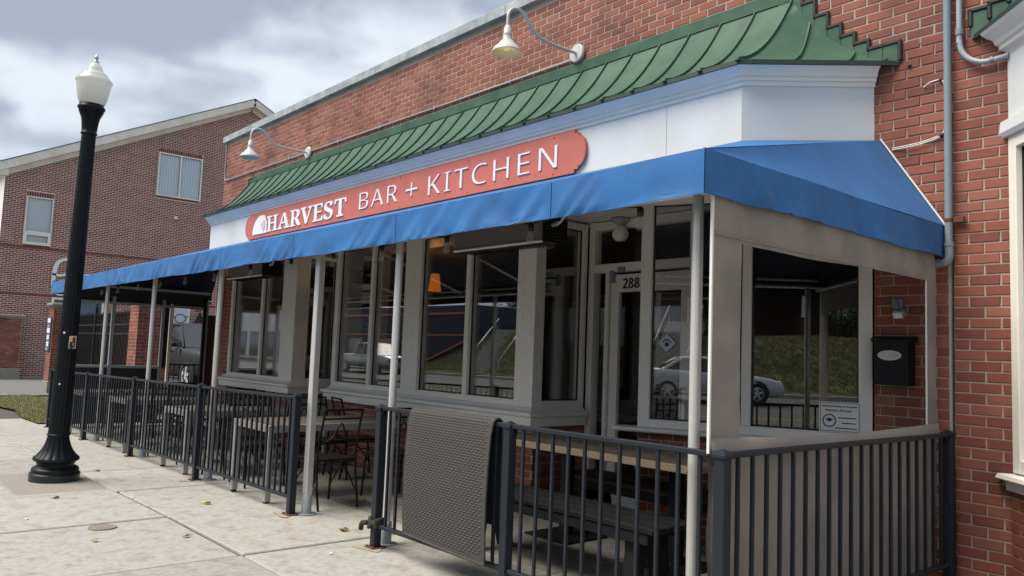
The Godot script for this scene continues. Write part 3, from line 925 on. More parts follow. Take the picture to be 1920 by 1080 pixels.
func make_roof(b: Node) -> void:
	var d := 0.13
	var ze := 0.734 + d
	var y0 := 3.90
	var rise := 0.79
	var xr := -3.567 + 0.4142 * d
	var xl := -15.07 - 0.4142 * d
	var xt := -2.833 + d * 1.4142
	var xtl := -15.8 - d * 1.4142
	var apr := -3.546
	var apl := -15.09
	var N := 10
	# front field as pans between standing seams
	var front := func(x: float, t: float) -> Vector3:   # t 0 eave .. 1 wall; x along the eave is pulled to the hips
		return Vector3(x, y0 + rise * roof_f(t), ze * (1.0 - t))
	var hipx := func(t: float, right: bool) -> float:
		return lerpf(xr if right else xl, apr if right else apl, t)
	var r := thing_part(b, "roof")
	var n := 32
	for i in n:
		var st := sb()
		st.set_smooth_group(2)
		for k in N:
			var t0 := float(k) / N; var t1 := float(k + 1) / N
			var a0 := lerpf(hipx.call(t0, false), hipx.call(t0, true), float(i) / n)
			var a1 := lerpf(hipx.call(t0, false), hipx.call(t0, true), float(i + 1) / n)
			var b0 := lerpf(hipx.call(t1, false), hipx.call(t1, true), float(i) / n)
			var b1 := lerpf(hipx.call(t1, false), hipx.call(t1, true), float(i + 1) / n)
			quad(st, front.call(a0, t0), front.call(a1, t0), front.call(b1, t1), front.call(b0, t1))
		mk("panel", st, M.green_metal, r)
	for i in range(0, n + 1):
		var st := sb()
		var pts := []
		for k in N + 1:
			var t := float(k) / N
			pts.append(front.call(lerpf(hipx.call(t, false), hipx.call(t, true), float(i) / n), t) + Vector3(0, 0.012, 0))
		for k in N: bar(st, pts[k], pts[k + 1] + (pts[k + 1] - pts[k]) * 0.05, 0.011, 0.026)
		bar(st, pts[0] + Vector3(0, -0.012, 0.0), pts[0] + Vector3(0, -0.02, 0.035), 0.04, 0.008)
		mk("seam", st, M.green_metal, r)
	# hipped ends
	for right in [true, false]:
		var c0: Vector3 = Vector3(xr if right else xl, y0, ze)
		var w0 := Vector3(xt if right else xtl, y0, 0.004)
		var ap := Vector3(apr if right else apl, y0 + rise, 0.0)
		var wallpt := func(t: float) -> Vector3: return Vector3(lerpf(w0.x, ap.x, t), y0 + rise * roof_f(t), 0.004)
		var hip := func(t: float) -> Vector3: return Vector3(lerpf(c0.x, ap.x, t), y0 + rise * roof_f(t), ze * (1.0 - t))
		var st := sb()
		st.set_smooth_group(2)
		for k in N:
			var t0 := float(k) / N; var t1 := float(k + 1) / N
			if right: quad(st, hip.call(t0), wallpt.call(t0), wallpt.call(t1), hip.call(t1))
			else: quad(st, wallpt.call(t0), hip.call(t0), hip.call(t1), wallpt.call(t1))
		mk("hip_panel", st, M.green_metal, r)
		for f in [0.36, 0.70, 0.92]:
			st = sb()
			# seams stand square to the eave and die into the wall line
			var e0: Vector3 = c0.lerp(w0, f)
			var prev := e0
			var inward := Vector3(-0.30 if right else 0.30, 0, -0.954)
			for k in range(1, 2 * N):
				var p := e0 + inward * (k * 0.06)
				if p.z < 0.004: break
				var q: float = absf(w0.x + (w0.z if right else -w0.z) - (p.x + (p.z if right else -p.z))) / 1.41421 / 0.634
				if q > 1.0: break
				p.y = y0 + rise * roof_f(q) + 0.012
				bar(st, prev, p, 0.014, 0.03)
				prev = p
			mk("seam", st, M.green_metal, r)
		# stepped flashing against the brick, edged with sealant
		st = sb()
		var seal := sb()
		var sx := 1.0 if right else -1.0
		var x := w0.x + 0.02 * sx
		var prev_top := y0 + 0.17
		for k in 9:
			var wdt := 0.115 if k > 0 else 0.13
			var xa := x; var xb := x - wdt * sx
			var t: float = clampf((w0.x - xb) / (w0.x - ap.x), 0, 1)
			var top := y0 + rise * roof_f(t) + 0.055
			if k == 0: top = y0 + 0.15
			box(st, Vector3((xa + xb) * 0.5, (top + y0) * 0.5 - 0.01 + roof_f(maxf(t - 0.15, 0)) * rise * 0.5, 0.014), Vector3(wdt - 0.004, maxf(top - y0 - roof_f(maxf(t - 0.15, 0)) * rise, 0.05), 0.012))
			box(seal, Vector3((xa + xb) * 0.5, top + 0.006, 0.012), Vector3(wdt + 0.03, 0.036, 0.034), Basis(), 0.010)
			box(seal, Vector3(xa, (prev_top + top) * 0.5 if k else y0 + 0.08, 0.0125), Vector3(0.034, absf(top - prev_top) + 0.03 if k else 0.17, 0.033), Basis(), 0.010)
			prev_top = top
			x = xb
		mk("flashing", st, M.green_metal, r)
		mk("sealant", seal, M.sealant, r)
	var st := sb()
	box(st, Vector3(-9.32, y0 + rise + 0.045, 0.012), Vector3(11.6, 0.12, 0.02), Basis(), 0.003)
	mk("flashing", st, M.green_metal, r)
	st = sb()
	sweep(st, [Vector2(xtl, 0.004), Vector2(xl, ze), Vector2(xr, ze), Vector2(xt, 0.004)], [Vector2(-0.10, y0 + 0.002), Vector2(0.012, y0 + 0.002), Vector2(0.014, y0 - 0.035), Vector2(-0.004, y0 - 0.036), Vector2(-0.1, y0 - 0.004)])
	mk("drip_edge", st, M.green_edge, r)

func make_awning() -> void:
	var t := thing("awning", "long blue canvas awning over the fenced patio on round metal posts", "awning")
	var xr := -2.315
	var xl := -16.72
	var zf := 2.97
	var T := Vector3(-2.79, 3.295, 0.01)
	var TL := Vector3(-16.35, 3.25, 0.01)
	var ytop := func(x: float) -> float: return 2.53 + 0.02 * smoothstep(-4.0, -2.3, x) + 0.004 * sin(x * 2.1)
	# top sheet in bays, sagging slightly between rafters
	var cuts := [-16.72, -15.5, -13.78, -12.0, -10.25, -8.5, -6.77, -5.06, -3.38, -2.315]
	var back := func(x: float) -> Vector3:
		if x < -15.07: return TL.lerp(Vector3(-15.07, 3.28, 0.742), clampf((x + 16.72) / 1.65, 0, 1))
		if x > -3.567: return Vector3(-3.567, 3.285, 0.742).lerp(T, clampf((x + 3.567) / 1.252, 0, 1))
		return Vector3(x, 3.28, 0.742)
	var roofcuts := [-16.72, -15.07, -13.78, -12.0, -10.25, -8.5, -6.77, -5.06, -3.567, -2.315]
	for i in cuts.size() - 1:
		var st := sb(); st.set_smooth_group(1)
		var NX := 10; var NZ := 8
		var P := func(a: int, c: int) -> Vector3:
			var x: float = lerpf(roofcuts[i], roofcuts[i + 1], float(a) / NX)
			var f := Vector3(x, ytop.call(x), zf)
			var g: Vector3 = back.call(x)
			var v := f.lerp(g, float(c) / NZ)
			v.y -= 0.02 * sin(PI * a / NX) * sin(PI * c / NZ)
			return v
		for a in NX:
			for c in NZ:
				quad(st, P.call(a, c), P.call(a + 1, c), P.call(a + 1, c + 1), P.call(a, c + 1))
		var cn := mk("canopy", st, M.blue_canvas, t)
		st = sb(); st.set_smooth_group(1)
		for a in NX:
			for c in NZ:
				var dn := Vector3(0, -0.008, 0)
				quad(st, P.call(a, c + 1) + dn, P.call(a + 1, c + 1) + dn, P.call(a + 1, c) + dn, P.call(a, c) + dn)
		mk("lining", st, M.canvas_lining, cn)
	# end sheets
	for e in [[xr, T, 1.0], [xl, TL, -1.0]]:
		var st := sb(); st.set_smooth_group(1)
		var F := Vector3(e[0], 2.55, zf); var Wp := Vector3(e[0], 2.57, 0.01); var top: Vector3 = e[1]
		var N := 12
		for a in N:
			for c in N:
				var P := func(u: float, v: float) -> Vector3:
					var base := F.lerp(Wp, u)
					var q := base.lerp(F.lerp(top, u), v)
					q.x += (0.012 * sin(PI * u) * sin(PI * v) - 0.03 * sin(PI * v) * sin(PI * u)) * e[2]
					return q
				var u0 := float(a) / N; var u1 := float(a + 1) / N; var v0 := float(c) / N; var v1 := float(c + 1) / N
				if e[2] > 0: quad(st, P.call(u0, v0), P.call(u1, v0), P.call(u1, v1), P.call(u0, v1))
				else: quad(st, P.call(u1, v0), P.call(u0, v0), P.call(u0, v1), P.call(u1, v1))
		var ec := mk("end_canopy", st, M.blue_canvas, t)
		st = sb(); st.set_smooth_group(1)
		for a in N:
			for c in N:
				var Q := func(u: float, v: float) -> Vector3:
					var q := F.lerp(Wp, u).lerp(F.lerp(top, u), v)
					return q + Vector3((-0.018 * sin(PI * u) * sin(PI * v) - 0.012) * e[2], -0.008, 0)
				var u0 := float(a) / N; var u1 := float(a + 1) / N; var v0 := float(c) / N; var v1 := float(c + 1) / N
				if e[2] < 0: quad(st, Q.call(u0, v0), Q.call(u1, v0), Q.call(u1, v1), Q.call(u0, v1))
				else: quad(st, Q.call(u1, v0), Q.call(u0, v0), Q.call(u0, v1), Q.call(u1, v1))
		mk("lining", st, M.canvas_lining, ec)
		st = sb()
		tube(st, [Wp + Vector3(0.012 * e[2], 0, 0.01), top + Vector3(0.012 * e[2], 0.006, 0.012)], 0.008, 6)
		mk("piping", st, M.white_plastic, t)
	# hanging valance, puckered along its hem
	var nz := FastNoiseLite.new(); nz.seed = 9; nz.frequency = 1.0; nz.fractal_octaves = 3
	for i in range(cuts.size() - 1):
		var x0: float = cuts[i] + 0.003; var x1: float = cuts[i + 1] - 0.003 if i < cuts.size() - 2 else xr + 0.014
		valance(t, Vector3(x0, 0, zf + 0.012), Vector3(x1, 0, zf + 0.012), Vector3(0, 0, 1), nz, 2.53, 2.305)
	valance(t, Vector3(xr, 0, zf), Vector3(xr, 0, 0.02), Vector3(1, 0, 0), nz, 2.56, 2.333)
	valance(t, Vector3(xl, 0, 0.02), Vector3(xl, 0, zf), Vector3(-1, 0, 0), nz, 2.56, 2.32)
	# frame under the canvas
	var st := sb()
	tube(st, [Vector3(xl + 0.03, 2.40, 2.72), Vector3(xr - 0.03, 2.40, 2.72)], 0.022, 8)
	tube(st, [Vector3(xl + 0.03, 2.50, zf - 0.03), Vector3(xr - 0.03, 2.50, zf - 0.03)], 0.016, 8)
	tube(st, [Vector3(xr - 0.04, 2.38, zf - 0.03), Vector3(xr - 0.04, 2.38, 0.03)], 0.018, 8)
	tube(st, [Vector3(xl + 0.04, 2.38, zf - 0.03), Vector3(xl + 0.04, 2.38, 0.03)], 0.018, 8)
	for x in [-13.78, -12.0, -10.25, -8.5, -6.77, -5.06, -3.38]:
		tube(st, [Vector3(x, 2.47, zf - 0.05), Vector3(x, 3.14, 0.80)], 0.016, 8)
	mk("frame", st, M.post_metal, t)
	# posts
	var spots := [[-2.525, 0], [-5.40, 0], [-6.735, 1], [-9.135, 0], [-11.545, 0], [-13.92, 0], [-16.5, 0]]
	for s in spots:
		st = sb()
		var x: float = s[0]
		var g := gy(x)
		if s[1]:
			box(st, Vector3(x, 1.28, 2.72), Vector3(0.066, 2.24, 0.066), Basis(Vector3.UP, 0.12), 0.006)
		else:
			tube(st, [Vector3(x, g + 0.01, 2.72), Vector3(x, 2.385, 2.72)], 0.030, 14)
		var p := mk("post", st, M.post_metal, t)
		st = sb()
		lathe(st, [[0.0, 0.012], [0.085, 0.012], [0.088, 0.004], [0.088, 0.0], [0.0, 0.0]].map(func(q): return [q[0], 0.012 - q[1]]), 18, Vector3(x, g, 2.72), false)
		lathe(st, [[0.046, 0.012], [0.044, 0.17], [0.040, 0.175], [0.0, 0.176]], 14, Vector3(x, g, 2.72))
		mk("base", st, M.grey_paint, p)

func valance(t: Node, a: Vector3, b: Vector3, nd: Vector3, nz: FastNoiseLite, ytop: float, ybot: float) -> void:
	var L := a.distance_to(b)
	var NX := maxi(int(L / 0.035), 8)
	var ys := [0.0, 0.08, 0.3, 0.55, 0.8, 0.93, 1.0]
	var rows := []
	for j in ys.size():
		var row := []
		for i in NX + 1:
			var p := a.lerp(b, float(i) / NX)
			var s := (p.x + p.z * 1.7)
			var lane := smoothstep(0.05, 0.5, nz.get_noise_2d(s * 0.8, 7.0) + 0.25)
			var f: float = ys[j]
			var w := nz.get_noise_2d(s * 6.5 + f * 1.6, 1.5) * 0.027 * lane * (0.25 + 0.75 * f) + nz.get_noise_2d(s * 1.3, 3.0 + f) * 0.022 * f
			var edge := minf(minf(i, NX - i) / 3.0, 1.0)
			var q := p + nd * (0.004 + (w + 0.008 * f) * edge)
			q.y = lerpf(ytop, ybot, f) + (0.02 * smoothstep(-4.0, -2.3, p.x) if nd.z > 0.5 else 0.0) + 0.004 * sin(s * 2.1) + (nz.get_noise_2d(s * 1.1, 9.0) * 0.008 if f > 0.9 else 0.0)
			row.append(q)
		rows.append(row)
	var st := sb(); st.set_smooth_group(1)
	for j in ys.size() - 1:
		for i in NX:
			quad(st, rows[j + 1][i], rows[j + 1][i + 1], rows[j][i + 1], rows[j][i])
	st.set_smooth_group(-1)
	# turned hem, giving the cloth an edge
	for i in NX:
		var c0: Vector3 = rows[-1][i]; var c1: Vector3 = rows[-1][i + 1]
		quad(st, c0 - nd * 0.006, c1 - nd * 0.006, c1, c0)
		quad(st, c1 - nd * 0.006, c0 - nd * 0.006, c0 - nd * 0.006 + Vector3(0, 0.03, 0), c1 - nd * 0.006 + Vector3(0, 0.03, 0))
	var vo := mk("valance", st, M.blue_canvas, t)
	st = sb(); st.set_smooth_group(1)
	for j in ys.size() - 1:
		for i in NX:
			var bk := nd * -0.007
			quad(st, rows[j + 1][i] + bk, rows[j][i] + bk, rows[j][i + 1] + bk, rows[j + 1][i + 1] + bk)
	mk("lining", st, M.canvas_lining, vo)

func make_sign() -> void:
	var t := thing("restaurant_sign", "long salmon red sign board lettered HARVEST BAR + KITCHEN on the white fascia", "sign", Vector3(-9.3, 3.505, 0.742))
	var half := 4.04
	var h := 0.215
	var p := PackedVector2Array()
	for s in [[1, 1], [1, -1], [-1, -1], [-1, 1]]:
		var q := []
		q.append(Vector2(s[0] * (half - 0.15), s[1] * h))
		q.append(Vector2(s[0] * (half - 0.15), s[1] * (h - 0.035)))
		q.append(Vector2(s[0] * (half - 0.10), s[1] * (h - 0.035)))
		q.append(Vector2(s[0] * (half - 0.10), s[1] * (h - 0.06)))
		for k in range(1, 5):
			var a := PI * 0.5 * (1.0 - k / 5.0)
			q.append(Vector2(s[0] * (half - 0.10 + 0.10 * cos(a)), s[1] * (h - 0.06) * sin(a)))
		q.append(Vector2(s[0] * half, 0.0))
		if s[0] * s[1] < 0: q.reverse()
		for v in q:
			if p.is_empty() or p[-1].distance_to(v) > 0.001: p.append(v)
	if p[0].distance_to(p[-1]) < 0.001: p.remove_at(p.size() - 1)
	var st := sb()
	prism(st, p, 0.03)
	mk("board", st, M.sign_red, t)
	var z := 0.036
	var serif := font("Droid Serif", 700)
	var sans := FontVariation.new()
	sans.base_font = font("Droid Sans", 400)
	sans.variation_embolden = -0.45
	sans.set_spacing(TextServer.SPACING_GLYPH, 5)
	var C := func(x: float, y: float) -> Vector3: return Vector3(x + 9.3, y - 3.505, z)
	text_part("lettering", t, "HARVEST", serif, 0.262, 2.60, C.call(-11.145, 3.483), M.lettering, 0.012)
	text_part("letter_shadow", t, "HARVEST", serif, 0.262, 2.60, C.call(-11.165, 3.483) - Vector3(0, 0, 0.004), M.letter_shade, 0.006)
	text_part("lettering", t, "BAR", sans, 0.222, 0.93, C.call(-9.02, 3.506), M.lettering, 0.012)
	st = sb()
	box(st, C.call(-8.225, 3.503), Vector3(0.25, 0.022, 0.012)); box(st, C.call(-8.225, 3.503), Vector3(0.022, 0.17, 0.0125))
	mk("plus", st, M.lettering, t)
	text_part("lettering", t, "KITCHEN", sans, 0.228, 2.22, C.call(-6.752, 3.497), M.lettering, 0.012)
	# white quarter arch with a pale leaf in front of the first letter
	var arch := PackedVector2Array([Vector2(0.5, 0.0), Vector2(0.0, 0.0)])
	for k in 12:
		var a := PI - PI * 0.62 * k / 11.0
		arch.append(Vector2(0.33 + 0.33 * cos(a), 0.02 + 0.29 * sin(a)))
	arch.append(Vector2(0.55, 0.16))
	arch.append(Vector2(0.55, 0.0))
	st = sb()
	prism(st, PackedVector2Array(arch.slice(1)), 0.010, Transform3D(Basis(), C.call(-13.0, 3.352) - Vector3(0, 0, 0.005)))
	var lg := mk("emblem", st, M.lettering, t)
	for k in 4:
		st = sb()
		var a := 1.0 + k * 0.28
		var o := Vector2(0.46, 0.03)
		var leaf := PackedVector2Array()
		for q in 9:
			var f := q / 8.0
			leaf.append(o + Vector2(cos(a + 0.5), sin(a + 0.5)) * f * 0.2 + Vector2(-sin(a + 0.5), cos(a + 0.5)) * sin(f * PI) * 0.028)
		for q in range(7, 0, -1):
			var f := q / 8.0
			leaf.append(o + Vector2(cos(a + 0.5), sin(a + 0.5)) * f * 0.2 - Vector2(-sin(a + 0.5), cos(a + 0.5)) * sin(f * PI) * 0.028)
		prism(st, leaf, 0.004 + 0.0005 * k, Transform3D(Basis(), C.call(-13.0, 3.352) + Vector3(0, 0, 0.006)))
		mk("leaf", st, M.lilac, lg)
	for x in [-3.4, -2.0, -0.6, 0.8, 2.2, 3.6]:
		for y in [-0.185, 0.185]:
			st = sb()
			lathe(st, [[0.010, 0.0], [0.008, 0.004], [0.0, 0.005]], 8, Vector3(x, y, 0.03), true, null, Basis(Vector3.RIGHT, PI / 2))
			mk("screw", st, M.sign_edge, t)

func gooseneck(x: float, y: float, label: String, lit: bool) -> void:
	var t := thing("gooseneck_lamp", label, "wall lamp", Vector3(x, y, 0.0), 0.0, "gooseneck lamps on the brick wall")
	var st := sb()
	lathe(st, [[0.105, 0.02], [0.105, 0.045], [0.095, 0.055], [0.02, 0.058], [0.0, 0.058]], 24, Vector3.ZERO, false, null, Basis(Vector3.RIGHT, PI / 2))
	mk("wall_plate", st, M.white_enamel, t)
	st = sb()
	lathe(st, [[0.085, 0.0], [0.085, 0.022], [0.0, 0.022]], 20, Vector3.ZERO, false, null, Basis(Vector3.RIGHT, PI / 2))
	mk("junction_box", st, M.black_metal, t)
	st = sb()
	tube(st, smooth_path([Vector3(0, 0, 0.05), Vector3(0, -0.005, 0.38), Vector3(0, 0.02, 0.62), Vector3(0, 0.10, 0.745), Vector3(0, 0.19, 0.83), Vector3(0, 0.225, 0.92), Vector3(0, 0.20, 1.01), Vector3(0, 0.13, 1.055), Vector3(0, 0.06, 1.06), Vector3(0, 0.0, 1.06)], 6), 0.017, 10)
	mk("arm", st, M.white_enamel, t)
	st = sb()
	var o := Vector3(0, 0, 1.06)
	lathe(st, [[0.155, -0.285], [0.158, -0.278], [0.150, -0.262], [0.125, -0.225], [0.095, -0.20], [0.085, -0.185], [0.07, -0.165], [0.046, -0.145], [0.044, -0.09], [0.046, -0.085], [0.040, -0.075], [0.038, -0.02], [0.030, -0.015], [0.028, 0.005], [0.0, 0.006]], 24, o)
	var shade := mk("lamp_shade", st, M.white_enamel, t)
	st = sb()
	lathe(st, [[0.0, -0.16], [0.04, -0.165], [0.08, -0.20], [0.12, -0.23], [0.145, -0.265], [0.154, -0.2845]], 24, o)
	mk("reflector", st, M.lamplit_enamel if lit else M.white_enamel, shade)  # lit lamp: bulb glow is painted into the reflector colour
	st = sb()
	lathe(st, [[0.0, -0.265], [0.025, -0.258], [0.035, -0.235], [0.028, -0.205], [0.015, -0.17], [0.0, -0.165]], 14, o)
	mk("bulb", st, M.warm_bulb if lit else M.white_plastic, t)
	if lit:
		var l := OmniLight3D.new()
		l.light_color = Color(1, 0.84, 0.45); l.light_energy = 0.002; l.light_size = 0.03; l.omni_range = 12; l.omni_attenuation = 2.0; l.shadow_enabled = true
		l.position = o + Vector3(0, -0.235, 0)
		put(l, t, "glow")

# ---------------------------------------------------------------- fences
func fence_post(p: Vector3, parent: Node, h := 1.085) -> void:
	var st := sb()
	box(st, p + Vector3(0, h * 0.5 - 0.01, 0), Vector3(0.064, h - 0.05, 0.064), Basis(), 0.005)
	var o := mk("post", st, M.dark_metal, parent)
	st = sb()
	box(st, p + Vector3(0, h - 0.030, 0), Vector3(0.082, 0.024, 0.082), Basis(), 0.005)
	lathe(st, [[0.054, h - 0.018], [0.006, h + 0.004], [0.0, h + 0.004]], 4, p, false, null, Basis(Vector3.UP, PI / 4))
	mk("cap", st, M.dark_metal, o)
	st = sb()
	box(st, p + Vector3(0, 0.006, 0), Vector3(0.13, 0.012, 0.13), Basis(), 0.003)
	for i in [-1, 1]:
		for j in [-1, 1]: lathe(st, [[0.011, 0.012], [0.010, 0.022], [0.0, 0.023]], 6, p + Vector3(i * 0.045, 0, j * 0.045), false)
	mk("base_plate", st, M.rust, o)

func fence_panel(a: Vector3, b: Vector3, parent: Node, nbars: int, top := 1.045, bot := 0.165) -> void:
	var d := (b - a).normalized()
	var a1 := a + d * 0.034; var b1 := b - d * 0.034
	for y in [top, bot]:
		var st := sb()
		bar(st, a1 + Vector3.UP * y, b1 + Vector3.UP * y, 0.038, 0.028, Vector3.UP, 0.004)
		mk("rail", st, M.dark_metal, parent)
	for e in [a1 + Vector3.UP * (top - 0.03), b1 + Vector3.UP * (top - 0.03)]:
		var st := sb()
		box(st, e, Vector3(0.03, 0.05, 0.045), Basis(), 0.004)
		mk("bracket", st, M.black_metal, parent)
	for i in nbars:
		var p := a.lerp(b, (i + 1.0) / (nbars + 1.0))
		var st := sb()
		box(st, p + Vector3.UP * (top + bot) * 0.5, Vector3(0.0195, top - bot - 0.02, 0.0195), Basis(Vector3.UP, atan2(-d.z, d.x)), 0.002)
		mk("bar", st, M.dark_metal, parent)

func make_fences() -> void:
	var t := thing("metal_fence", "long black metal picket fence along the pavement beside the lamp post", "fence")
	var px := [-16.72, -14.14, -11.65, -9.17, -6.78]
	for i in px.size():
		fence_post(Vector3(px[i], gy(px[i]), 2.85), t)
		if i: fence_panel(Vector3(px[i - 1], gy(px[i - 1]), 2.85), Vector3(px[i], gy(px[i]), 2.85), t, 19, 1.045, 0.155)
	for p in [Vector3(-6.78, 0.004, 2.85), Vector3(-9.17, gy(-9.17) + 0.004, 2.85), Vector3(-5.338, 0.004, 2.85)]:
		pass
	t = thing("metal_fence", "short black metal picket fence in two panels with the rubber mat hung over it", "fence")
	for x in [-5.338, -3.826, -2.262]: fence_post(Vector3(x, 0, 2.85), t)
	fence_panel(Vector3(-5.338, 0, 2.85), Vector3(-3.826, 0, 2.85), t, 11, 1.058, 0.172)
	fence_panel(Vector3(-3.826, 0, 2.85), Vector3(-2.262, 0, 2.85), t, 11, 1.058, 0.172)
	t = thing("metal_fence", "side fence of dark pickets closing the patio towards the mailbox wall", "fence")
	fence_post(Vector3(-2.262, 0, 0.12), t, 1.09)
	fence_panel(Vector3(-2.262, 0, 2.85), Vector3(-2.262, 0, 0.12), t, 20, 1.058, 0.172)
	# rag knotted round the foot of the gate post
	t = thing("knotted_rag", "dark rag knotted round the foot of the fence post at the opening", "rag", Vector3(-5.338, 0.19, 2.85))
	var st := sb()
	var nz := FastNoiseLite.new(); nz.seed = 3; nz.frequency = 18
	for k in 3:
		var pts := []
		for i in 14:
			var a := TAU * i / 14
			pts.append(Vector3(cos(a) * (0.052 + 0.012 * nz.get_noise_2d(i, k)), k * 0.02 - 0.02 + 0.012 * sin(a * 2 + k), sin(a) * (0.054 + 0.01 * nz.get_noise_2d(i, k + 9))))
		tube(st, pts, 0.017, 7, true)
	tube(st, smooth_path([Vector3(-0.04, 0.0, 0.055), Vector3(-0.09, -0.01, 0.07), Vector3(-0.12, -0.06, 0.06)], 4), 0.02, 7)
	tube(st, smooth_path([Vector3(0.03, 0.0, 0.055), Vector3(0.08, 0.02, 0.07), Vector3(0.10, -0.02, 0.06)], 4), 0.017, 7)
	mk("cloth", st, mat("rag", lin(0.030, 0.030, 0.024), 0.95), t)

func make_mat() -> void:
	var t := thing("rubber_mat", "grey ribbed rubber floor mat draped over the short fence", "mat", Vector3(-4.415, 0, 2.85))
	var W := 0.93
	# section across the rail: back hem, over the top, down to the front hem
	var prof := []
	for y in [0.42, 0.6, 0.8, 0.98]: prof.append(Vector2(-0.045 - 0.01 * (0.98 - y), y))
	for k in 7:
		var a := PI - PI * k / 6.0
		prof.append(Vector2(0.036 * cos(a), 1.052 + 0.036 * sin(a)))
	for y in [0.98, 0.8, 0.6, 0.4, 0.27, 0.20]: prof.append(Vector2(0.05 + 0.02 * (1.0 - y) + 0.02 * sin((1.0 - y) * 3.6), y))
	var th := 0.010
	var st := sb(); st.set_smooth_group(1)
	var NX := 10
	var P := func(i: int, k: int, o: float) -> Vector3:
		var u := (float(i) / NX - 0.5) * W
		var q: Vector2 = prof[k]
		var d: Vector2 = (prof[mini(k + 1, prof.size() - 1)] - prof[maxi(k - 1, 0)]).normalized()
		var n := Vector2(-d.y, d.x)
		var bulge := 0.012 * sin(u * 5.0 + 0.6) * clampf(1.0 - q.y, 0, 1)
		return Vector3(u + (0.02 * (1.0 - q.y) if q.y < 1 else 0.0), q.y - 0.025 * u * clampf(1 - q.y, 0, 1), q.x + bulge) + Vector3(0, n.y, n.x) * o
	for i in NX:
		for k in prof.size() - 1:
			quad(st, P.call(i, k + 1, th), P.call(i + 1, k + 1, th), P.call(i + 1, k, th), P.call(i, k, th))
			quad(st, P.call(i + 1, k + 1, 0), P.call(i, k + 1, 0), P.call(i, k, 0), P.call(i + 1, k, 0))
	st.set_smooth_group(-1)
	mk("sheet", st, M.rubber, t)
	# raised border
	st = sb()
	for i in [0, NX]:
		var pts := []
		for k in prof.size(): pts.append(P.call(i, k, th * 0.5))
		tube(st, pts, 0.0095, 6)
	for k in [0, prof.size() - 1]:
		var pts := []
		for i in NX + 1: pts.append(P.call(i, k, th * 0.5))
		tube(st, pts, 0.0095, 6)
	mk("border", st, M.rubber, t)
	# raised pads of the tread in brick rows
	st = sb()
	box(st, Vector3.ZERO, Vector3(0.030, 0.0115, 0.008), Basis(), 0.0035)
	var mm := MultiMesh.new()
	mm.transform_format = MultiMesh.TRANSFORM_3D
	mm.mesh = done(st)
	var xs: Array[Transform3D] = []
	var s := 0.0
	for k in prof.size() - 1:
		var seg: float = prof[k].distance_to(prof[k + 1])
		var f0 := ceili(s / 0.0175)
		while f0 * 0.0175 < s + seg:
			var f := (f0 * 0.0175 - s) / seg
			var along := f0 * 0.0175
			if along > 0.05 and k > 3:
				var cols := 24
				for c in cols:
					var u := (c + (0.5 if f0 % 2 else 0.0) + 0.35) / cols
					if u < 0.035 or u > 0.965: continue
					var fi := u * NX; var i0 := mini(int(fi), NX - 1)
					var pa: Vector3 = P.call(i0, k, th).lerp(P.call(i0 + 1, k, th), fi - i0)
					var pb: Vector3 = P.call(i0, k + 1, th).lerp(P.call(i0 + 1, k + 1, th), fi - i0)
					var yd := (pa - pb).normalized()
					var zd := Vector3.RIGHT.cross(yd).normalized()
					if pa.lerp(pb, f).y < 0.235: continue
					xs.append(Transform3D(Basis(yd.cross(zd), yd, zd), pa.lerp(pb, f)))
			f0 += 1
		s += seg
	mm.instance_count = xs.size()
	for i in xs.size(): mm.set_instance_transform(i, xs[i])
	var o := MultiMeshInstance3D.new()
	o.multimesh = mm; o.material_override = M.rubber
	o.set_meta("kind", "stuff")
	put(o, t, "tread")

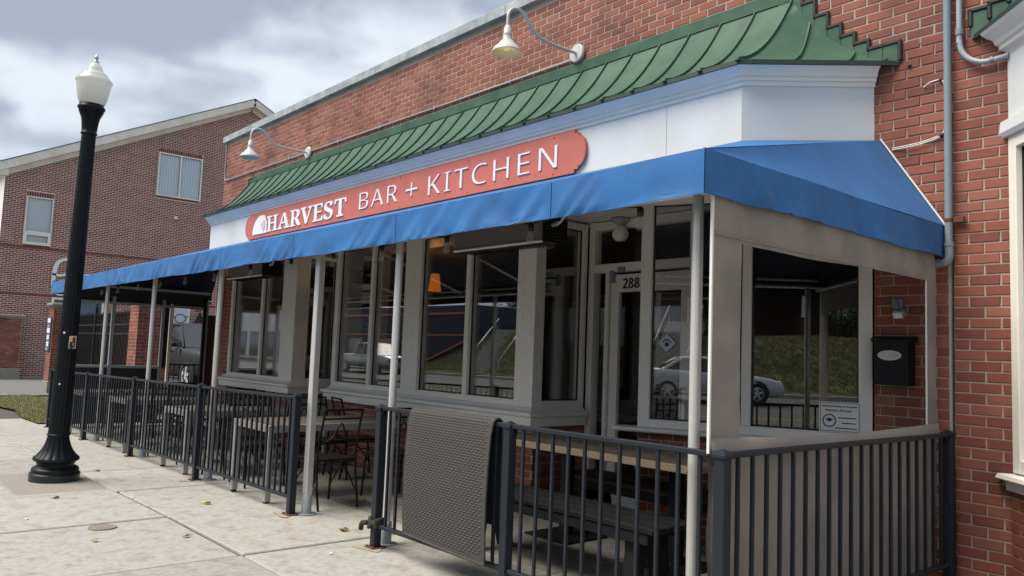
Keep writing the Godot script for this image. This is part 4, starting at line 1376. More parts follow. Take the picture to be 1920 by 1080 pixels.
func make_side_curtain() -> void:
	var t := thing("canvas_side_curtain", "brown canvas side curtain with an open window closing the end of the patio", "curtain")
	var x := -2.335
	var nz := FastNoiseLite.new(); nz.seed = 31; nz.frequency = 1.0; nz.fractal_octaves = 3
	# sheet over y range at depth z range, with soft folds
	var sheet := func(z0: float, z1: float, lo: Callable, hi: Callable, amp: float, called: String) -> void:
		var NZ := maxi(int(absf(z0 - z1) / 0.05), 4)
		var NY := 10
		var P := func(i: int, j: int) -> Vector3:
			var z := lerpf(z0, z1, float(i) / NZ)
			var y := lerpf(lo.call(z), hi.call(z), float(j) / NY)
			return Vector3(x + nz.get_noise_2d(z * 5.0, y * 0.7) * amp + nz.get_noise_2d(z * 1.4, y * 1.4) * amp, y, z)
		var st := sb(); st.set_smooth_group(1)
		for i in NZ:
			for j in NY:
				quad(st, P.call(i, j), P.call(i + 1, j), P.call(i + 1, j + 1), P.call(i, j + 1))
		mk(called, st, M.brown_canvas, t)
	var c := func(v: float) -> Callable: return func(_z): return v
	sheet.call(2.865, 0.125, c.call(0.11), c.call(1.08), 0.018, "lower_panel")
	sheet.call(2.865, 0.125, func(z): return 2.14 + 0.014 * sin(z * 2.0) - 0.012 * sin((z - 0.12) / 2.745 * PI), c.call(2.42), 0.016, "header")
	sheet.call(2.865, 2.60, c.call(1.075), c.call(2.16), 0.008, "flap")
	sheet.call(0.30, 0.125, c.call(1.075), c.call(2.16), 0.006, "flap")
	# rolled band along the bottom of the opening
	var st := sb(); st.set_smooth_group(1)
	for i in 24:
		var z0 := lerpf(2.865, 0.125, i / 24.0); var z1 := lerpf(2.865, 0.125, (i + 1) / 24.0)
		var h := func(z: float) -> float: return 1.137 - 0.028 * sin((z - 0.125) / 2.74 * PI)
		var f := func(z: float) -> float: return x + 0.012 + nz.get_noise_2d(z * 4.0, 2.0) * 0.012
		quad(st, Vector3(f.call(z0) + 0.01, 1.055, z0), Vector3(f.call(z1) + 0.01, 1.055, z1), Vector3(f.call(z1), h.call(z1), z1), Vector3(f.call(z0), h.call(z0), z0))
		quad(st, Vector3(f.call(z0), h.call(z0), z0), Vector3(f.call(z1), h.call(z1), z1), Vector3(f.call(z1) - 0.02, h.call(z1) - 0.004, z1), Vector3(f.call(z0) - 0.02, h.call(z0) - 0.004, z0))
	st.set_smooth_group(-1)
	mk("hem", st, M.brown_canvas, t)
	st = sb()
	bar(st, Vector3(x + 0.006, 1.06, 2.872), Vector3(x + 0.006, 2.36, 2.872), 0.012, 0.014)
	bar(st, Vector3(x + 0.004, 1.09, 0.303), Vector3(x + 0.004, 2.15, 0.303), 0.012, 0.008)
	mk("zip_edge", st, M.white_plastic, t)
	st = sb()
	bar(st, Vector3(x + 0.010, 2.146, 2.86), Vector3(x + 0.010, 2.142, 0.31), 0.006, 0.008)
	mk("seam", st, M.brown_canvas, t)

# ---------------------------------------------------------------- patio furniture
func make_chair() -> Node3D:
	var t := thing("patio_chair", "black metal patio chair at the table by the fence opening, turned furthest towards the pavement", "chair", Vector3.ZERO, 0.0, "black metal patio chairs")
	# faces +z in its own axes
	var st := sb()
	for s in [-1.0, 1.0]:
		st = sb()
		tube(st, smooth_path([Vector3(s * 0.215, 0.0, -0.27), Vector3(s * 0.215, 0.22, -0.225), Vector3(s * 0.212, 0.45, -0.20), Vector3(s * 0.21, 0.62, -0.215), Vector3(s * 0.205, 0.93, -0.29)], 4), 0.0115, 7)
		mk("leg", st, M.black_metal, t)
		st = sb()
		tube(st, smooth_path([Vector3(s * 0.215, 0.0, 0.24), Vector3(s * 0.21, 0.25, 0.215), Vector3(s * 0.205, 0.44, 0.19)], 4), 0.0115, 7)
		mk("leg", st, M.black_metal, t)
	st = sb()
	tube(st, [Vector3(-0.205, 0.93, -0.29), Vector3(0.205, 0.93, -0.29)], 0.0125, 7)
	tube(st, [Vector3(-0.207, 0.845, -0.27), Vector3(0.207, 0.845, -0.27)], 0.009, 7)
	tube(st, smooth_path([Vector3(-0.21, 0.60, -0.212), Vector3(-0.08, 0.66, -0.225), Vector3(0.0, 0.80, -0.26), Vector3(0.08, 0.66, -0.225), Vector3(0.21, 0.60, -0.212)], 4), 0.009, 7)
	mk("backrest", st, M.black_metal, t)
	st = sb()
	box(st, Vector3(0, 0.455, 0.0), Vector3(0.43, 0.022, 0.42), Basis(), 0.009)
	mk("seat", st, M.black_metal, t)
	st = sb()
	for s in [-1.0, 1.0]:
		tube(st, [Vector3(s * 0.21, 0.43, -0.20), Vector3(s * 0.206, 0.43, 0.19)], 0.009, 6)
		tube(st, smooth_path([Vector3(s * 0.213, 0.14, -0.24), Vector3(s * 0.21, 0.33, -0.05), Vector3(s * 0.21, 0.33, 0.07), Vector3(s * 0.213, 0.14, 0.228)], 4), 0.008, 6)
	tube(st, [Vector3(-0.205, 0.43, 0.19), Vector3(0.205, 0.43, 0.19)], 0.009, 6)
	mk("stretcher", st, M.black_metal, t)
	return t

func make_table() -> Node3D:
	var t := thing("patio_table", "aluminium framed patio table with slatted top next to the fence opening", "table", Vector3.ZERO, 0.0, "aluminium framed patio tables")
	var W := 0.86; var L := 1.86; var h := 0.75
	for i in 9:
		var st := sb()
		box(st, Vector3((i - 4) * 0.0885, h - 0.012, 0), Vector3(0.083, 0.022, L - 0.06), Basis(), 0.004)
		mk("slat", st, M.table_slat, t)
	var st := sb()
	for s in [-1.0, 1.0]:
		box(st, Vector3(s * (W * 0.5 - 0.015), h - 0.035, 0), Vector3(0.03, 0.07, L), Basis(), 0.004)
		box(st, Vector3(0, h - 0.035, s * (L * 0.5 - 0.015)), Vector3(W - 0.06, 0.07, 0.03), Basis(), 0.004)
	mk("frame", st, M.aluminium, t)
	for s in [-1.0, 1.0]:
		for q in [-1.0, 1.0]:
			st = sb()
			box(st, Vector3(s * (W * 0.5 - 0.03), 0.35, q * (L * 0.5 - 0.03)), Vector3(0.06, 0.66, 0.06), Basis(), 0.005)
			var l := mk("leg", st, M.aluminium, t)
			st = sb()
			box(st, Vector3(s * (W * 0.5 - 0.03), 0.011, q * (L * 0.5 - 0.03)), Vector3(0.05, 0.022, 0.05), Basis(), 0.004)
			mk("foot", st, M.black_metal, l)
	return t

func make_furniture() -> void:
	var t0 := make_table()
	var tl := ["aluminium framed patio table with slatted top next to the fence opening", "aluminium framed patio table second from the fence opening", "aluminium framed patio table third from the fence opening", "aluminium framed patio table farthest along, behind the lamp post"]
	var tx := [-7.83, -10.08, -12.54, -14.95]
	for i in 4:
		var at := Vector3(tx[i], gy(tx[i]), 1.89)
		if i == 0:
			t0.position = at
		else: dup(t0, "patio_table", tl[i], at)
	var c0 := make_chair()
	var side := ["window end", "fence end"]
	var where := ["first table", "second table", "third table", "farthest table"]
	var n := 0
	for i in 4:
		for s in [1.0, -1.0]:
			for k in 2:
				if i == 3 and s < 0: continue
				var z: float = [1.62, 2.38][k]
				var x: float = tx[i] + s * (0.66 + 0.05 * ring_tone(i * 4 + k, 3, 2))
				var turn: float = -PI / 2 * s + (ring_tone(i * 7 + k * 3 + int(s), 5, 4) - 2) * 0.07
				var lb := "black metal chair at the %s, %s, back towards the %s" % [where[i], side[k], "entrance" if s > 0 else "lamp post"]
				var at := Vector3(x, gy(x), z)
				if n == 0:
					c0.position = at; c0.rotation.y = turn; c0.set_meta("label", lb)
				else: dup(c0, "patio_chair", lb, at, turn)
				n += 1
	# two more chairs pushed against the bay
	dup(c0, "patio_chair", "black metal patio chair alone under the bay sill behind the square post", Vector3(-8.62, gy(-8.62), 1.12), PI * 0.93)
	dup(c0, "patio_chair", "black metal patio chair alone under the bay sill, nearest the recess with the plant", Vector3(-11.0, gy(-11.0), 1.15), PI * 1.05)
	# long table of weathered planks
	var t := thing("plank_table", "long weathered plank table on black pedestals behind the short fence", "table", Vector3(-4.38, 0, 1.28))
	for i in 5:
		var st := sb()
		box(st, Vector3(0.004 * (i % 2), 0.775, -0.35 + i * 0.166), Vector3(2.24, 0.045, 0.163), Basis(), 0.005)
		mk("plank", st, M.grey_wood if i % 2 else M.grey_wood_b, t)
	var st := sb()
	box(st, Vector3(0, 0.772, 0.402), Vector3(2.245, 0.055, 0.012), Basis(), 0.004)
	mk("edge_strip", st, M.pale_edge, t)
	for x in [-0.48, 0.66]:
		st = sb()
		box(st, Vector3(x, 0.385, 0.0), Vector3(0.09, 0.735, 0.09), Basis(), 0.006)
		box(st, Vector3(x, 0.738, 0.0), Vector3(0.5, 0.028, 0.55), Basis(), 0.004)
		var p := mk("pedestal", st, M.black_metal, t)
		st = sb()
		box(st, Vector3(x, 0.009, 0.0), Vector3(0.5, 0.016, 0.5), Basis(), 0.004)
		mk("base_plate", st, M.black_metal, p)
	bench("black plank bench between the short fence and the plank table", Vector3(-4.12, 0, 2.08), 2.0, M.black_wood)
	bench("dark bench with brown seat boards between the plank table and the brick wall", Vector3(-4.2, 0, 0.86), 1.9, M.brown_wood)
	# door mat
	t = thing("door_mat", "black doormat lying in front of the recessed entrance door", "mat", Vector3(-5.3, 0.001, 0.42))
	st = sb()
	box(st, Vector3(0, 0.009, 0), Vector3(1.15, 0.016, 0.85), Basis(), 0.006)
	mk("mat_body", st, mat("door_mat", lin(0.012, 0.014, 0.016), 0.95, 0.0, M.rough_concrete.albedo_texture, 6.0), t)

func bench(label: String, at: Vector3, L: float, seat: Material) -> void:
	var t := thing("bench", label, "bench", at, 0.0, "benches at the plank table")
	for i in 3:
		var st := sb()
		box(st, Vector3(0, 0.465, -0.145 + i * 0.145), Vector3(L, 0.038, 0.142), Basis(), 0.006)
		mk("seat_board", st, seat, t)
	for s in [-1.0, 1.0]:
		var st := sb()
		box(st, Vector3(0, 0.41, s * 0.19), Vector3(L - 0.1, 0.07, 0.03), Basis(), 0.005)
		mk("apron", st, M.black_wood, t)
		# slab leg, flared at the foot with an arched cut-out
		st = sb()
		var pl := PackedVector2Array([Vector2(-0.21, 0.0), Vector2(-0.115, 0.0), Vector2(-0.085, 0.10), Vector2(-0.07, 0.22), Vector2(-0.04, 0.28), Vector2(0.0, 0.30), Vector2(0.04, 0.28), Vector2(0.07, 0.22), Vector2(0.085, 0.10), Vector2(0.115, 0.0), Vector2(0.21, 0.0), Vector2(0.185, 0.14), Vector2(0.16, 0.30), Vector2(0.165, 0.445), Vector2(-0.165, 0.445), Vector2(-0.16, 0.30), Vector2(-0.185, 0.14)])
		prism(st, pl, 0.09, Transform3D(Basis(Vector3.UP, PI / 2), Vector3(s * (L * 0.5 - 0.22) - 0.045, 0, 0)))
		mk("leg", st, M.black_wood, t)

func make_heaters() -> void:
	var labs := ["long grey patio heater hung under the awning before the entrance", "grey patio heater hung under the awning at the far bay windows"]
	var at := [Vector3(-5.62, 2.60, 1.42), Vector3(-11.36, 2.60, 1.42)]
	for i in 2:
		var t := thing("patio_heater", labs[i], "heater", at[i], 0.0, "patio heaters under the awning")
		var st := sb()
		var L := 1.26
		var pl := PackedVector2Array([Vector2(-0.15, -0.09), Vector2(0.10, -0.115), Vector2(0.125, -0.10), Vector2(0.13, 0.09), Vector2(0.10, 0.11), Vector2(-0.12, 0.11), Vector2(-0.15, 0.08)])
		prism(st, pl, L, Transform3D(Basis(Vector3(0, 0, 1), Vector3.UP, Vector3(-1, 0, 0)), Vector3(L * 0.5, 0, 0)))
		mk("casing", st, M.heater, t)
		st = sb()
		bar(st, Vector3(-L * 0.5, -0.108, 0.128), Vector3(L * 0.5, -0.108, 0.128), 0.03, 0.022, Vector3.UP, 0.006)
		mk("reflector_lip", st, M.taupe_trim, t)
		st = sb()
		box(st, Vector3(L * 0.5 + 0.012, 0.0, -0.01), Vector3(0.024, 0.23, 0.30), Basis(), 0.01)
		var grid := mk("end_grille", st, M.black_metal, t)
		for k in 7:
			st = sb()
			box(st, Vector3(L * 0.5 + 0.027, -0.085 + k * 0.028, -0.01), Vector3(0.008, 0.008, 0.25), Basis(), 0.002)
			mk("slat", st, M.car_trim, grid)
		for k in 26:
			st = sb()
			box(st, Vector3(-L * 0.5 + 0.03 + k * 0.048, -0.119, 0.0), Vector3(0.006, 0.006, 0.2))
			mk("guard_wire", st, M.black_metal, t)
		st = sb()
		tube(st, smooth_path([Vector3(L * 0.5 + 0.02, 0.04, 0.03), Vector3(L * 0.5 + 0.12, 0.05, 0.04), Vector3(L * 0.5 + 0.22, 0.14, 0.05), Vector3(L * 0.5 + 0.28, 0.26, 0.05)], 5), 0.012, 7)
		tube(st, [Vector3(L * 0.5 + 0.01, 0.04, 0.03), Vector3(L * 0.5 + 0.09, 0.047, 0.036)], 0.022, 8)
		mk("gas_pipe", st, M.post_metal, t)
		st = sb()
		for x in [-0.45, 0.45]: bar(st, Vector3(x, 0.10, 0.0), Vector3(x, 0.42, 0.0), 0.03, 0.006)
		mk("hanger", st, M.black_metal, t)

func make_string_lights() -> void:
	var t := thing("string_lights", "black cable of clear filament bulbs strung under the front of the awning", "string lights")
	var xs := [-3.19, -4.20, -5.21, -6.2, -7.1, -8.03, -9.1, -10.22, -11.3, -12.4, -13.46, -14.6, -15.6]
	var pts := []
	for i in xs.size():
		pts.append(Vector3(xs[i], 2.445, 2.4))
		if i < xs.size() - 1:
			pts.append(Vector3(lerpf(xs[i], xs[i + 1], 0.5), 2.515 if i % 2 else 2.49, 2.42))
	var st := sb()
	tube(st, smooth_path(pts, 5), 0.005, 5)
	mk("cable", st, M.sealant, t)
	for x in xs:
		st = sb()
		lathe(st, [[0.0, -0.055], [0.02, -0.055], [0.022, -0.01], [0.014, 0.0], [0.0, 0.008]], 10, Vector3(x, 2.445, 2.4))
		var s := mk("socket", st, M.sealant, t)
		st = sb()
		lathe(st, [[0.0, -0.145], [0.018, -0.14], [0.028, -0.12], [0.027, -0.095], [0.018, -0.06], [0.016, -0.055]], 12, Vector3(x, 2.445, 2.4))
		mk("bulb", st, M.bulb_glass, s)
		st = sb()
		tube(st, [Vector3(x - 0.006, 2.385, 2.4), Vector3(x - 0.008, 2.33, 2.4)], 0.0016, 4)
		tube(st, [Vector3(x + 0.006, 2.385, 2.4), Vector3(x + 0.008, 2.33, 2.4)], 0.0016, 4)
		mk("filament", st, M.chrome, s)
	t = thing("ceiling_light", "round white globe light on the soffit over the entrance", "ceiling light", Vector3(-5.47, 2.965, 0.0))
	st = sb()
	lathe(st, [[0.035, -0.085], [0.055, -0.06], [0.10, -0.045], [0.10, 0.0], [0.0, 0.0]], 20)
	mk("canopy_plate", st, M.grey_paint, t)
	st = sb()
	lathe(st, [[0.0, -0.25], [0.05, -0.24], [0.082, -0.20], [0.085, -0.16], [0.06, -0.11], [0.035, -0.085]], 20)
	mk("globe", st, M.white_plastic, t)

# ---------------------------------------------------------------- street lamp
func make_street_lamp() -> void:
	var t := thing("street_lamp", "black fluted cast iron lamp post with clear ribbed acorn globe", "street lamp", Vector3(-9.795, gy(-9.8) + 0.012, 4.13))
	t.rotation.z = -0.068
	var st := sb()
	lathe(st, [[0.243, 0.0], [0.245, 0.085], [0.243, 0.092]], 40)
	mk("plinth", st, M.lamp_green, t)
	st = sb()
	lathe(st, [[0.243, 0.092], [0.232, 0.10], [0.225, 0.105], [0.230, 0.125], [0.222, 0.145], [0.195, 0.16], [0.183, 0.17], [0.180, 0.19], [0.188, 0.20], [0.188, 0.215], [0.20, 0.222], [0.222, 0.23], [0.226, 0.245], [0.215, 0.262]], 40)
	mk("base", st, M.lamp_black, t)
	var flute := func(_y: float, a: float) -> float: return 1.0 - 0.055 * pow(absf(cos(a * 8.0)), 6.0)
	st = sb()
	lathe(st, [[0.212, 0.262], [0.185, 0.29], [0.155, 0.33], [0.130, 0.38], [0.114, 0.43], [0.106, 0.47], [0.104, 0.485]], 96, Vector3.ZERO, true, flute)
	mk("flared_base", st, M.lamp_black, t)
	st = sb()
	lathe(st, [[0.106, 0.485], [0.112, 0.49], [0.112, 0.505], [0.104, 0.51]], 32)
	mk("ring", st, M.lamp_black, t)
	st = sb()
	var prof := []
	for k in 13: prof.append([lerpf(0.103, 0.071, k / 12.0), lerpf(0.51, 3.76, k / 12.0)])
	lathe(st, prof, 96, Vector3.ZERO, true, flute)
	mk("shaft", st, M.lamp_black, t)
	st = sb()
	lathe(st, [[0.072, 3.76], [0.082, 3.765], [0.082, 3.785], [0.074, 3.79], [0.078, 3.83], [0.085, 3.90], [0.098, 3.97], [0.115, 4.02], [0.120, 4.035], [0.136, 4.045], [0.138, 4.065], [0.130, 4.075], [0.122, 4.08], [0.122, 4.10], [0.0, 4.10]], 36)
	mk("capital", st, M.lamp_black, t)
	var leaf := sb()
	for k in 14:
		var a := TAU * k / 14
		var d := Vector3(cos(a), 0, sin(a)); var s := Vector3(-d.z, 0, d.x)
		tri(leaf, d * 0.128 + Vector3(0, 4.036, 0) + s * 0.026, d * 0.128 + Vector3(0, 4.036, 0) - s * 0.026, d * 0.106 + Vector3(0, 3.955, 0))
	mk("ornament", leaf, M.lamp_black, t)
	st = sb()
	var rib := func(y: float, a: float) -> float: return 1.0 - 0.012 * absf(sin(a * 20.0)) * (1.0 if y > 4.14 and y < 4.36 else 0.2)
	lathe(st, [[0.118, 4.095], [0.128, 4.11], [0.145, 4.16], [0.160, 4.23], [0.170, 4.30], [0.176, 4.335], [0.184, 4.345], [0.186, 4.357], [0.178, 4.372], [0.155, 4.40], [0.140, 4.412], [0.138, 4.425], [0.120, 4.44], [0.098, 4.455], [0.086, 4.462], [0.082, 4.475], [0.074, 4.50], [0.060, 4.53], [0.040, 4.55], [0.030, 4.558]], 80, Vector3.ZERO, true, rib)
	mk("globe", st, M.acrylic, t)
	st = sb()
	lathe(st, [[0.030, 4.556], [0.032, 4.575], [0.018, 4.585], [0.016, 4.60], [0.024, 4.612], [0.020, 4.625], [0.008, 4.645], [0.0, 4.665]], 16)
	mk("finial", st, M.galvanised, t)
	st = sb()
	lathe(st, [[0.0, 4.10], [0.05, 4.105], [0.05, 4.19], [0.0, 4.20]], 14)
	mk("ballast_cup", st, M.ivory, t)
	# peeling sticker and paint flecks, stuck a little proud of the shaft
	var a0 := -0.33
	var face := func(ang: float, y: float, w: float, h: float, m: Material, called: String, off: float) -> void:
		var s := sb()
		var r := lerpf(0.103, 0.071, (y - 0.51) / 3.25) + off
		for k in 4:
			var a1 := ang + (k / 4.0 - 0.5) * w / r; var a2 := ang + ((k + 1) / 4.0 - 0.5) * w / r
			var P := func(a: float, yy: float, q: float) -> Vector3: return Vector3(cos(a) * q, yy, sin(a) * q)
			quad(s, P.call(a2, y - h * 0.5, r), P.call(a1, y - h * 0.5, r), P.call(a1, y + h * 0.5, r), P.call(a2, y + h * 0.5, r))
			quad(s, P.call(a2, y + h * 0.5, r), P.call(a1, y + h * 0.5, r), P.call(a1, y + h * 0.5, r - 0.004), P.call(a2, y + h * 0.5, r - 0.004))
		mk(called, s, m, t)
	face.call(a0, 1.50, 0.085, 0.135, M.ivory, "sticker", 0.001)
	face.call(a0 - 0.1, 1.525, 0.035, 0.06, M.red_lens, "sticker_print", 0.002)
	face.call(a0 + 0.2, 1.47, 0.03, 0.07, M.print, "sticker_print", 0.0025)
	face.call(a0 + 0.05, 1.452, 0.045, 0.02, M.print, "sticker_print", 0.003)
	face.call(a0 - 0.2, 1.485, 0.016, 0.05, M.print, "sticker_print", 0.0035)
	face.call(0.7, 1.60, 0.022, 0.022, M.paper, "paint_fleck", 0.001)
	face.call(0.62, 1.05, 0.018, 0.018, M.paper, "paint_fleck", 0.001)
	# foundation pad
	st = sb()
	box(st, Vector3(-9.55, gy(-9.4) - 0.04, 4.20), Vector3(1.62, 0.105, 0.84), Basis(Vector3.FORWARD, 0.0138), 0.012)
	var pad := struct("foundation_pad", st, M.rough_concrete)
	pad.rotation.y = 0.0

# ---------------------------------------------------------------- the neighbour on the right
func make_neighbour() -> void:
	var b := thing("neighbouring_building", "brick building next door with white bay window, at the edge past the grey conduit", "building")
	var st := sb()
	box(st, Vector3(0.86, 3.6, -0.16), Vector3(6.24, 7.6, 0.30))
	box(st, Vector3(-2.13, 3.6, -5.3), Vector3(0.26, 7.59, 10.0))
	box(st, Vector3(3.86, 3.6, -5.3), Vector3(0.26, 7.59, 10.0))
	box(st, Vector3(0.86, 3.6, -10.4), Vector3(6.23, 7.58, 0.26))
	box(st, Vector3(0.86, 7.3, -5.2), Vector3(5.9, 0.2, 9.9))
	mk("wall", st, M.mortar, b)
	var list := []
	lay(list, Vector3(-2.262, -0.09, -0.008), Vector3.RIGHT, 7.3, func(v):
		var y: float = v - 0.09
		if y > 4.1: return [[0.0, 6.2]]
		if y < 0.75: return [[0.0, 0.40]]
		if y < 3.2: return [[0.0, 0.44], [5.5, 6.2]]
		return [[0.0, 0.50], [5.5, 6.2]], COURSE, BLEN, 41)
	# plinth under the bay, canted like the fascia above
	var c0 := Vector3(-1.90, 0, 0.02); var c1 := Vector3(-1.15, 0, 0.77)
	var ud := (c1 - c0).normalized()
	st = sb()
	sweep(st, [Vector2(-1.90, 0.0), Vector2(-1.90, 0.02), Vector2(-1.15, 0.77), Vector2(2.6, 0.77), Vector2(3.3, 0.02)], [Vector2(-0.3, 0.78), Vector2(-0.003, 0.78), Vector2(-0.003, -0.05)])
	mk("bay_base", st, M.mortar, b)
	lay(list, c0 + Vector3(0, -0.09, 0), ud, 0.85, func(_v): return [[0.0, 1.06]], COURSE, BLEN, 42)
	lay(list, Vector3(-1.15, -0.09, 0.773), Vector3.RIGHT, 0.85, func(_v): return [[0.0, 3.7]], COURSE, BLEN, 43)
	place_bricks(list, b, brick_mats(), BRICK_TONES, COURSE, BLEN, 0.004, 300)
	var pth := [Vector2(-1.885, 0.0), Vector2(-1.885, 0.02), Vector2(-1.15, 0.755), Vector2(2.6, 0.755), Vector2(3.34, 0.02)]
	st = sb()
	sweep(st, pth, [Vector2(-0.05, 3.80), Vector2(0, 3.80), Vector2(0, 3.27), Vector2(0.045, 3.26), Vector2(0.05, 3.18), Vector2(0.035, 3.15), Vector2(-0.1, 3.14)])
	mk("fascia", st, M.white_paint, b)
	st = sb()
	sweep(st, pth, [Vector2(0.0, 3.945), Vector2(0.15, 3.945), Vector2(0.155, 3.92), Vector2(0.14, 3.90), Vector2(0.11, 3.885), Vector2(0.08, 3.855), Vector2(0.07, 3.825), Vector2(0.05, 3.82), Vector2(0.045, 3.785), Vector2(0.02, 3.78), Vector2(0.0, 3.74)])
	mk("cornice", st, M.white_trim, b)
	st = sb()
	sweep(st, pth, [Vector2(-0.2, 0.842), Vector2(0.09, 0.825), Vector2(0.10, 0.80), Vector2(0.085, 0.79), Vector2(0.045, 0.785), Vector2(0.04, 0.72), Vector2(0.0, 0.715)])
	mk("sill", st, M.white_trim, b)
	window_unit(b, c0 + Vector3(0.0, 0.84, 0.0) + ud * 0.02, ud, 1.02, 2.31, [], M.white_trim, 0.09, 0.07)
	window_unit(b, Vector3(-1.13, 0.84, 0.76), Vector3.RIGHT, 3.7, 2.31, [1.25, 2.45], M.white_trim, 0.09, 0.07)
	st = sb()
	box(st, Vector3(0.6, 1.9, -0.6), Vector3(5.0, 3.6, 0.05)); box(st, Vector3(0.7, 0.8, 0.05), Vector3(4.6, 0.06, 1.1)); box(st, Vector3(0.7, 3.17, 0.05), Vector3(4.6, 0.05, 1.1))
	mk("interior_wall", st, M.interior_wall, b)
	# green roof over the bay
	var e := [Vector2(-2.10, 0.004), Vector2(-1.21, 0.905), Vector2(2.66, 0.905), Vector2(3.5, 0.004)]
	var y0 := 3.95
	var r := thing_part(b, "roof")
	var top := [Vector2(-1.19, 0.004), Vector2(-1.15, 0.004), Vector2(2.6, 0.004), Vector2(2.62, 0.004)]
	for i in 3:
		st = sb(); st.set_smooth_group(2)
		for k in 8:
			var f := func(q: int, t: float) -> Vector3:
				var p: Vector2 = e[q].lerp(top[q], t)
				return Vector3(p.x, y0 + 0.79 * roof_f(t), p.y)
			quad(st, f.call(i, k / 8.0), f.call(i + 1, k / 8.0), f.call(i + 1, (k + 1) / 8.0), f.call(i, (k + 1) / 8.0))
		mk("panel", st, M.green_metal, r)
	st = sb()
	var seal := sb()
	for k in 7:
		var x0 := -2.12 + k * 0.125
		var tp := y0 + 0.79 * roof_f(clampf((k + 1) * 0.125 / 0.92, 0, 1)) + (0.10 if k else 0.14)
		var bt := y0 + 0.79 * roof_f(clampf((k - 1) * 0.125 / 0.92, 0, 1)) - 0.02
		box(st, Vector3(x0 + 0.0625, (tp + bt) * 0.5, 0.014), Vector3(0.121, tp - bt, 0.012))
		box(seal, Vector3(x0 + 0.0625, tp + 0.006, 0.016), Vector3(0.155, 0.034, 0.034), Basis(), 0.01)
		box(seal, Vector3(x0, tp - 0.05, 0.0165), Vector3(0.034, 0.14, 0.033), Basis(), 0.01)
	mk("flashing", st, M.green_metal, r)
	mk("sealant", seal, M.sealant, r)
	st = sb()
	sweep(st, e, [Vector2(-0.1, y0 + 0.003), Vector2(0.012, y0 + 0.003), Vector2(0.014, y0 - 0.03), Vector2(-0.005, y0 - 0.032)])
	mk("drip_edge", st, M.green_edge, r)

